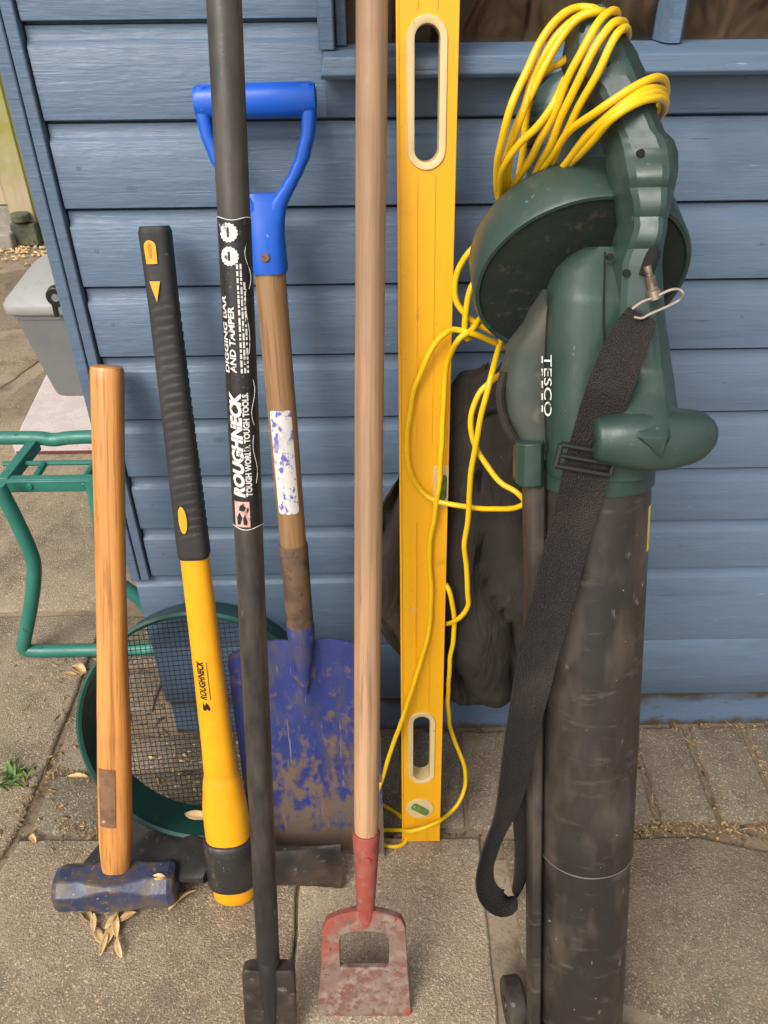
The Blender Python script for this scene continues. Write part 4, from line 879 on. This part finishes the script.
kb_ = obj('knob', MB().loft(rings), M_GREEN, bl, sharp=50)
# screw holes and slot
def surf_hole(x_, y_, w_, r_, par, asp=1.4):
    p = fr.px(x_, y_, w_); mb = MB(); d_ = (CAM-p).normalized()
    mb.tube([p-fr.w*.004, p+fr.w*.0008], r_, 14); return obj('screw_hole', mb, M_HOLE, par)
surf_hole(583, 29, .0295, .0028, hd); surf_hole(610, 66, .0425, .0028, hd); surf_hole(641, 153, .0655, .0032, hd); surf_hole(610.5, 257, .057, .0030, body); surf_hole(627, 273, .070, .0030, hd)
mb = disc(fr.px(593.4, 439, .086), -fr.u, .0034, 12, .0006); obj('screw_hole', mb, M_HOLE, kb_)
p0, p1 = fr.px(655, 250, .0735), fr.px(645, 276, .0745)
mb = MB(); mb.tube([p0+(p1-p0)*k_ for k_ in (-.12, 0, .2, .5, .8, 1)], [.002, .0050, .0062, .0062, .0060, .0055], 14); obj('trigger_slot', mb, M_HOLE, hd)
# clip, ring, strap
p0, p1 = fr.px(647, 266, .082), fr.px(655, 299, .082)
mb = MB(); mb.tube([p0, p0+(p1-p0)*.3, p0+(p1-p0)*.32, p0+(p1-p0)*.7, p0+(p1-p0)*.75, p1], [.0032, .0032, .0046, .0046, .0062, .0066], 12); obj('strap_clip', mb, M_BRASS, bl)
P = [(632, 309), (642, 302), (655, 297), (670, 290), (679, 289.5), (683, 294), (679, 300), (668, 306), (652, 313), (642, 318), (634, 317)]
mb = MB(); mb.tube(resample([fr.px(a, b, .086+(.004 if i in (3, 4, 5) else 0)) for i, (a, b) in enumerate(P)], 50), .0012, 8); obj('wire_ring', mb, M_WIRE, bl)
SP = [  # px, py, half width(m), offset w, turn of the width vector (deg towards depth), roll
    (643, 314, .0135, .080, 25), (634, 330, .0165, .080, 22), (622, 356, .0185, .088, 15), (608, 392, .0195, .090, 8), (597, 425, .0205, .080, 2), (589, 455, .0215, .071, 0), (583, 480, .0220, .069, -4), (573, 520, .0220, .066, -8),
    (559, 570, .0220, .068, -10), (546, 620, .0220, .064, -8), (534, 670, .0215, .060, -12), (524, 720, .0215, .056, -22), (514, 770, .0215, .052, -30), (503, 815, .0195, .046, -36), (490, 848, .0180, .042, -42), (483, 872, .0165, .036, -46), (487, 893, .0150, .026, -48), (501, 903, .0150, .012, -48), (516, 896, .0150, .000, -48), (524, 874, .0160, -.006, -46), (526, 840, .0180, -.010, -42), (527, 800, .0200, -.010, -36), (532, 750, .0205, -.006, -30), (538, 700, .0205, -.004, -20)]
n_ = 110
pp = resample([fr.px(a, b, d_) for a, b, c_, d_, e_ in SP], n_); hw_ = resample([V((c_, e_, 0)) for a, b, c_, d_, e_ in SP], n_)
rings = []
for i, p in enumerate(pp):
    t_ = (pp[min(i+1, n_)]-pp[max(i-1, 0)]).normalized()
    base_u = fr.u - fr.w*0.0; a = R(hw_[i].y); side_ = fr.u*math.cos(a)+fr.w*math.sin(a); side_ = (side_-t_*side_.dot(t_)).normalized(); nn_ = side_.cross(t_)
    h = hw_[i].x; th = .0011; wav = .0015*math.sin(i*.5)*math.sin(i*.13)
    ring = []
    for k_ in range(7):
        s_ = -1+k_/3; ring.append(p+side_*(h*s_)+nn_*(th+wav+.0025*(s_*s_)*(-1)))
    for k_ in range(6, -1, -1):
        s_ = -1+k_/3; ring.append(p+side_*(h*s_)+nn_*(-th+wav+.0025*(s_*s_)*(-1)))
    rings.append(ring)
strap = obj('carry_strap', MB().loft(rings), M_STRAP, bl, sharp=40)
# buckle: two bars and sides
b0 = fr.px(589, 449, .077); b1 = fr.px(583, 470, .075); bu = (fr.u*.96-fr.v*.22).normalized()
mb = MB()
loop = [b0-bu*.026, b0+bu*.026, b1+bu*.026, b1-bu*.026, b0-bu*.026, b0]
mb.tube(resample([loop[0], loop[1]], 4), .0032, 8); mb.tube(resample([loop[2], loop[3]], 4), .0032, 8); mb.tube([loop[1], loop[2]], .003, 8); mb.tube([loop[3], loop[0]], .003, 8); mb.tube([(loop[0]+loop[3])/2, (loop[1]+loop[2])/2], .0026, 8)
obj('buckle', mb, M_BLACKPL, strap)
# lettering on the motor body
def tmap(a, b):
    p = fr.px(549+6, 352, 0); return fr(-.0755+b, .938-a, .036+b*1.0)
pt0 = fr.px(547.5, 354, .038); pt1 = fr.px(547.5, 415, .038); dv = (pt1-pt0)
tdir = dv.normalized(); sdir = (fr.u*.80+fr.w*.60).normalized()
bm = text_bm('TESCO', .0108, dv.length, .0)
obj('lettering', cut_map(bm, lambda a, b: pt0+tdir*a+sdir*b+fr.w*.0042-fr.u*.004, 2, 1), M_WHITEPRINT, body)
for k_ in range(5):
    a0 = pt0+tdir*(dv.length*(k_+.12)/5)-sdir*.0026+fr.w*.0042-fr.u*.004; a1 = a0+tdir*dv.length*.11
    mb = MB(); mb.add([a0, a1, a1+sdir*.0013, a0+sdir*.0013], [(0, 1, 2, 3)]); obj('letter_dash', mb, M_WHITEPRINT, body)
# dusty outlet to the bag
obj('outlet', rows_px([(290, 547, 552), (318, 529, 552), (348, 508, 553), (380, 500, 553), (410, 502, 553), (432, 512, 552), (452, 526, 551)], -.020, .036, 24, 3.2, 20), M_GREENDUST, bl, sharp=45)
# collecting bag
rows = [  # z, x centre, half width, y centre, half depth
    (.800, .150, .022, -.190, .022), (.770, .140, .040, -.180, .036), (.73, .128, .056, -.165, .052), (.66, .122, .086, -.135, .070), (.58, .114, .108, -.112, .084), (.50, .106, .124, -.100, .086), (.44, .106, .130, -.096, .084), (.38, .120, .122, -.094, .080), (.32, .138, .110, -.092, .074), (.27, .152, .098, -.092, .066), (.232, .164, .082, -.090, .054), (.208, .172, .052, -.088, .034), (.200, .176, .018, -.087, .014)]
rings = []; m_ = 90; NA = 64
for i in range(m_+1):
    z = rows[0][0]+(rows[-1][0]-rows[0][0])*i/m_
    tb = [(-r_[0], *r_[1:]) for r_ in rows]; cx_, hw2, cy_, hd_ = lerp_table(tb, -z); ring = []
    for k_ in range(NA):
        a = 2*math.pi*k_/NA; ct, st_ = math.cos(a), math.sin(a); e_ = 2.4
        x_ = math.copysign(abs(ct)**(2/e_), ct); y_ = math.copysign(abs(st_)**(2/e_), st_)
        fold = abs(math.sin(a*4.5+z*5+1.5*mnoise.noise(V((ct, st_, z*5)))))**.6
        nzv = mnoise.noise(V((ct*2.2, st_*2.2, z*7)))*.12 + .20*(fold-.6)*min(1, max(.35, (z-.2)*3)) + mnoise.noise(V((ct*5, st_*5, z*18)))*.05
        X = cx_+hw2*x_*(1+nzv*.6); Y = min(-.004, cy_+hd_*y_*(1+nzv))
        lim = -.218+.147*z+.0145                    # the level stands in front of the left half
        tt = max(0.0, min(1.0, (X-.098)/.030)); tt = tt*tt*(3-2*tt)
        Y = max(Y, lim*(1-tt)+(lim-.034)*tt)
        if st_ < .2: Y = min(-.004, Y+.030*(1-fold)*min(1, (z-.19)*12))
        ring.append(V((X, Y, z)))
    rings.append(ring)
bag = obj('dust_bag', MB().loft(rings), M_BAG, bl, sharp=70)
mb = MB(); c0 = fr.px(507, 392, -.025)
mb.tube(resample([fr.px(504, 372, .0), fr.px(500, 395, .004), fr.px(505, 422, .006), fr.px(518, 443, .004), fr.px(530, 450, -.004)], 24), .0045, 8); obj('bag_hem', mb, M_BAG, bag)
# wheels
wc_ = onz(514, 1003, .034); WR = .034
for dx in (0,):
    c = V((wc_.x+dx, wc_.y, WR+.0005)); axd = V((1, .10, .02)).normalized()
    mb = MB(); mb.tube([c-axd*.0125, c-axd*.0095, c+axd*.0095, c+axd*.0125], [WR*.9, WR, WR, WR*.9], 32)
    wh = obj('wheel', mb, M_TUBE, bl, sharp=30)
    mb = MB(); mb.tube([c-axd*.0142, c-axd*.0120], [.009, .010], 14); obj('hub', mb, M_BLACKPL, wh)
ca = V((wc_.x+.008, wc_.y, WR)); mb = MB(); mb.tube([ca, ca+V((.085, .004, .0))], .006, 10); obj('axle', mb, M_BLACKPL, bl)

# ================================================================== YELLOW CABLE
CR = .0034
cab = []
B_ = lambda x, y, w_: fr.px(x, y, w_)
def strand(pts, n=None):
    pts = [p if isinstance(p, V) else (B_(p[0], p[1], p[2])) for p in pts]; q = resample(pts, n or len(pts)*7)
    sd = len(cab)*3.7
    cab.append([p+V((mnoise.noise(p*28+V((sd, 0, 0))), mnoise.noise(p*28+V((0, sd, 5))), mnoise.noise(p*28+V((7, 0, sd)))))*.0016 if p.z > .02 else p for p in q])
yl_ = lambda x, y, yy: at(x, y, yy)
# wraps over the handle top
strand([(515, 238, -.10), (500, 205, -.07), (497, 178, -.030), (499, 149, .006), (511, 109, .028), (528, 69, .030), (546, 34, .030), (563, 15, .028), (580, 9, .024), (597, 11, .026), (606, 17, -.016), (600, 26, -.030)])
strand([(522, 232, -.10), (510, 200, -.07), (508, 170, -.030), (514, 140, .0), (523, 112, .020), (534, 74, .022), (552, 43, .026), (572, 23, .030), (588, 14, .034), (603, 13, .030), (614, 22, -.014), (604, 34, -.03)])
strand([(508, 228, -.10), (512, 192, -.060), (520, 176, -.035), (543, 135, .015), (566, 83, .040), (586, 43, .052), (600, 20, .050), (612, 12, .040), (617, 14, .018), (612, 22, -.02)])
strand([(516, 226, -.10), (526, 188, -.056), (533, 177, -.036), (552, 140, .012), (577, 83, .045), (597, 43, .055), (611, 24, .054), (620, 21, .044), (624, 26, .016), (618, 36, -.02)])
strand([(526, 222, -.10), (546, 180, -.040), (558, 150, .0), (572, 120, .028), (595, 77, .052), (612, 42, .058), (621, 30, .054), (627, 29, .040), (628, 36, .012), (620, 50, -.02)])
strand([(510, 230, -.10), (526, 196, -.062), (537, 178, -.034), (566, 137, .022), (595, 112, .056), (623, 93, .066), (645, 80, .062), (657, 77, .050), (665, 82, .028), (666, 95, -.004), (655, 112, -.03)])
strand([(522, 228, -.10), (542, 196, -.058), (556, 176, -.026), (589, 136, .040), (617, 109, .067), (645, 95, .066), (660, 94, .052), (666, 103, .024), (660, 116, -.02)])
strand([(528, 226, -.10), (552, 188, -.046), (572, 162, .0), (594, 140, .042), (615, 118, .069), (640, 102, .070), (658, 99, .056), (665, 108, .02), (655, 122, -.03)])
strand([(500, 215, -.09), (500, 180, -.030), (504, 163, -.008), (520, 142, .008), (537, 126, .022), (552, 106, .030), (566, 78, .030)])
strand([(514, 205, -.08), (522, 160, -.040), (527, 110, -.020), (536, 82, .004), (548, 70, .008), (563, 62, .014), (578, 50, -.01)])
strand([(508, 226, -.10), (503, 200, -.07), (504, 168, -.024), (517, 126, .010), (540, 76, .026), (559, 41, .030), (578, 19, .034), (598, 12, .034), (611, 17, .010), (608, 28, -.02)])
strand([(524, 226, -.10), (538, 205, -.066), (562, 168, -.008), (598, 124, .050), (628, 100, .068), (652, 88, .058), (664, 92, .026), (664, 106, -.01)])
# below the fan housing
strand([(515, 222, -.10), yl_(490, 236, -.105), yl_(472, 250, -.125), yl_(460, 266, -.125), yl_(454, 285, -.125), yl_(457, 304, -.128), yl_(473, 321, -.132), yl_(492, 332, -.13), yl_(505, 338, -.12)])
strand([yl_(492, 270, -.115), yl_(475, 282, -.135), yl_(468, 300, -.140), yl_(465, 328, -.142), yl_(467, 339, -.142), yl_(472, 334, -.128), yl_(475, 322, -.122), yl_(492, 318, -.11)])
LVY = lambda z: -.218+.147*z                    # depth of the level's centre plane at height z
def lvl(x, y, off):                             # a point in front of the level
    p = at(x, y, -.12)
    for _ in range(4): p = at(x, y, LVY(p.z)-off)
    return p
strand([yl_(505, 346, -.12), yl_(490, 341, -.135), yl_(467, 332, -.148), lvl(449, 331, .030), lvl(429, 354, .026), lvl(414, 392, .022), lvl(407, 439, .020), lvl(411, 474, .020), lvl(431, 498, .022), yl_(467, 507, -.165), yl_(505, 509, -.200), yl_(520, 507, -.215), yl_(524.5, 501, -.218), yl_(516, 492, -.214), yl_(499, 480, -.200), yl_(478, 451, -.180), yl_(471, 422, -.170), yl_(478, 395, -.165), yl_(490, 382, -.16), yl_(505, 370, -.15)], 170)
strand([yl_(480, 318, -.13), yl_(472, 330, -.145), yl_(458, 341, -.15), lvl(447, 366, .028), lvl(443, 416, .024), lvl(439, 489, .028), lvl(430, 545, .020), lvl(431.5, 600, .020), lvl(427, 640, .020), lvl(417, 674, .020), lvl(404, 715, .024), lvl(393, 745, .028), lvl(384, 772, .030), lvl(376, 795, .032), onz(368, 815, .03), onz(366, 812, .010), onz(376, 803, .0045), onz(390, 809, .0045), onz(403, 818, .006), onz(410, 829, .0045), onz(403, 844, .0045), onz(388, 846, .0045), onz(370, 838, .0045)], 190)
strand([onz(366, 832, .0045), onz(384, 830, .0045), onz(396, 830, .0115), lvl(410, 830, .024), lvl(435, 823, .022), yl_(450, 813, -.205), yl_(460, 800, -.190), yl_(465.5, 782, -.175), yl_(463, 762, -.168), yl_(452, 734, -.160), yl_(448, 704, -.170), yl_(449, 672, -.172), yl_(453, 640, -.170), yl_(454, 612, -.165), yl_(449, 591, -.160), yl_(442, 582, -.145), yl_(430, 580, -.125)], 130)
strand([yl_(432, 622, -.130), yl_(444, 624, -.150), yl_(458, 619, -.178), yl_(467, 607, -.182), yl_(468, 592, -.182), yl_(465, 548, -.182), yl_(468, 515, -.184), yl_(472, 470, -.190), yl_(479, 425, -.190), yl_(490, 380, -.180), yl_(499, 350, -.135), yl_(504, 330, -.12)], 100)
mb = MB()
for p in cab: mb.tube(p, CR, 10)
cb = tag(obj('power_cable', mb, M_CABLE, sharp=60), 'yellow power cable coiled over the blower handle and trailing to the paving', 'cable')

# ================================================================== LITTER ON THE PAVING
def leaf_mesh(L_, W_, curl, twist, seed):
    rnd = random.Random(seed); nl, nw = 8, 4; vs = []; fs = []
    for i in range(nl+1):
        t_ = i/nl; hw = W_*math.sin(math.pi*min(1, .06+t_*.94))**.8*.5
        for j in range(nw+1):
            s_ = -1+2*j/nw; x_ = hw*s_; y_ = (t_-.5)*L_; z_ = abs(s_)**1.6*hw*curl + .10*L_*math.sin(t_*math.pi)*twist + rnd.uniform(-.0004, .0004)
            a = twist*t_*1.4; vs.append(V((x_*math.cos(a)-z_*math.sin(a), y_, x_*math.sin(a)+z_*math.cos(a))))
    mz = min(v.z for v in vs)
    for v in vs: v.z -= mz
    for i in range(nl):
        for j in range(nw): a = i*(nw+1)+j; fs.append((a, a+1, a+nw+2, a+nw+1))
    return vs, fs
def put_leaf(px, py, L_, W_, ang, label, group=None, z=.0015, seed=0, tilt=0.0, m_=None):
    rnd = random.Random(seed*7+3); vs, fs = leaf_mesh(L_, W_, rnd.uniform(.4, 1.1), rnd.uniform(-.6, .8), seed)
    p = onz(px, py, z); o = link_mesh('dry_leaf', vs, fs, m_ or M_LEAF, sharp=80)
    sm = o.modifiers.new('thick', 'SOLIDIFY'); sm.thickness = .0005
    o.location = p; o.rotation_euler = (tilt, rnd.uniform(-.2, .2), R(ang)); tag(o, label, 'leaf', group); return o
HEAP = 'dry curled leaf in the small heap before the sledgehammer head'
for i, (x, y, l_, w_, a) in enumerate(((110, 935, .044, .015, -15), (117, 925, .038, .013, 10), (120, 946, .036, .010, 20), (98, 934, .036, .014, 35), (104, 944, .034, .009, -5), (128, 917, .028, .013, -60), (86, 918, .026, .016, 60), (113, 920, .030, .010, -30), (94, 922, .030, .010, 15))):
    put_leaf(x, y, l_, w_, a, HEAP, 'dry leaves in front of the hammer', .002+.0025*(i % 3), i+1)
put_leaf(183, 900, .050, .013, -50, 'long pale dry leaf curled beside the right end of the hammer head', None, .003, 21)
put_leaf(79, 670, .040, .022, 60, 'pale curled dry leaf in the joint below the kneeler foot', None, .002, 22)
put_leaf(70, 674, .032, .012, 75, 'narrow dry leaf lying next to the kneeler foot', None, .002, 23)
put_leaf(78, 777, .038, .010, 85, 'thin dry leaf in the crossing joint left of the sieve', None, .002, 24)
put_leaf(34, 838, .022, .010, 30, 'small brown leaf in the joint at the left edge', None, .002, 25)
sp0 = mc - sfr_v*(SR-.02) + sfr_n*.012
def free_leaf(p, L_, W_, ang, label, seed, grp=None, rx=0):
    vs, fs = leaf_mesh(L_, W_, .7, .5, seed); o = link_mesh('dry_leaf', vs, fs, M_LEAF, sharp=80); sm = o.modifiers.new('thick', 'SOLIDIFY'); sm.thickness = .0005
    o.location = p; o.rotation_euler = (rx, 0, R(ang)); tag(o, label, 'leaf', grp); return o
free_leaf(mc - sfr_v*(SR-.012) + sfr_n*.040 + V((-.022, 0, .005)), .055, .015, 70, 'long pale dry leaf caught inside the sieve rim', 31, None, -.2)
free_leaf(mc - sfr_v*(SR-.012) + sfr_n*.055 + V((.002, 0, .005)), .028, .016, 60, 'short crumpled leaf caught inside the sieve rim', 32, None, -.2)
free_leaf(hc + V((.070, -.006, .031)), .022, .010, 80, 'small pale leaf scrap lying on the hammer head', 33)
# loose crumbs, straws and grit: nobody could count them
def litter(name, region, n, lmin, lmax, asp, material, seed, z=.001, label=None):
    rnd = random.Random(seed); mb = MB()
    for k_ in range(n):
        x_, y_ = region(rnd); l_ = rnd.uniform(lmin, lmax); w_ = l_*rnd.uniform(*asp); a = rnd.uniform(0, math.pi); h_ = rnd.uniform(.25, .7)*w_
        ca, sa = math.cos(a), math.sin(a); tl = rnd.uniform(-.25, .25)
        P = [(-l_/2, 0, 0), (0, -w_/2, h_*.2), (l_/2, 0, 0), (0, w_/2, h_*.2), (0, 0, h_)]
        mb.add([V((x_+ca*p[0]-sa*p[1], y_+sa*p[0]+ca*p[1], z+p[2]+max(0, tl*p[0]))) for p in P], [(0, 1, 4), (1, 2, 4), (2, 3, 4), (3, 0, 4)])
    o = obj(name, mb, material, smooth=False); tag(o, label, name.split('_')[-1] if label else None, None, 'stuff'); return o
def seg_region(segs, spread):
    def f_(rnd):
        (x0_, y0_), (x1_, y1_) = rnd.choice(segs); t_ = rnd.random(); return x0_+(x1_-x0_)*t_+rnd.gauss(0, spread), y0_+(y1_-y0_)*t_+rnd.gauss(0, spread)
    return f_
G2 = lambda x, y: (onz(x, y).x, onz(x, y).y)
joint = [(G2(95, 665), G2(55, 765)), (G2(55, 765), G2(0, 855)), (G2(50, 771), G2(98, 776)), (G2(60, 826), G2(98, 832)), ((.34, -.212), (.70, -.212)), ((.40, -.212), (.72, -.212)), ((.34, -.214), (.50, -.214)), ((.45, -.008), (.75, -.008))]
for q in range(6): joint.append(((jx+.1065*(q-1), -.005), (jx+.1065*(q-1), -.20)))
litter('leaf_litter', seg_region(joint, .006), 1100, .0015, .009, (.25, .6), M_CRUMB, 5, label='brown leaf crumbs and grit gathered in the paving joints')
litter('straw_litter', seg_region(joint+[((.1, -.2), (.2, -.02))], .012), 60, .010, .030, (.03, .07), M_STRAW, 6, .003, label='thin dry straws scattered along the paving joints')
litter('sieve_litter', lambda r_: (r_.uniform(-.42, -.22), r_.uniform(-.14, .0)), 80, .004, .016, (.3, .7), M_LEAF, 8, .002, label='leaf scraps on the ground seen through the sieve mesh')
litter('twig_litter', lambda r_: (r_.gauss(-.60, .05), r_.uniform(-.26, .22)), 130, .004, .020, (.2, .5), M_CRUMB, 12, .003, label='brown leaf scraps spread along the joint left of the sieve')
litter('edge_litter', lambda r_: (r_.uniform(.32, .80), -.214+r_.gauss(0, .008)), 420, .002, .013, (.25, .6), M_CRUMB, 13, .0015, label='brown debris along the front edge of the block row')
litter('grit', lambda r_: (r_.uniform(-.7, .8), r_.uniform(-.62, .1)), 700, .0012, .0042, (.5, .9), M_MORTAR, 9, .0005, label='pale grit specks scattered over the paving slabs')
litter('fence_litter', lambda r_: (r_.gauss(pb.x+.05, .25), pb.y-.05-abs(r_.gauss(0, .10))), 260, .01, .035, (.4, .7), M_LEAF, 10, .003, label='dry leaves heaped at the foot of the fence post')
wp = onz(18, 778)
wd = thing('weed', 'small green weed growing in the joint at the left edge', 'weed', (wp.x, wp.y, 0))
rnd = random.Random(3)
for k_ in range(26):
    vs, fs = leaf_mesh(rnd.uniform(.018, .040), rnd.uniform(.005, .010), .5, .4, k_); a = rnd.uniform(0, 6.28); el = rnd.uniform(.15, .9)
    M_ = Matrix.Translation((wp.x+rnd.gauss(0, .018), wp.y+rnd.gauss(0, .010), .002)) @ Matrix.Rotation(a, 4, 'Z') @ Matrix.Rotation(el, 4, 'X') @ Matrix.Translation((0, .014, 0))
    link_mesh('leaf', [M_ @ v for v in vs], fs, M_WEED, wd, sharp=80)
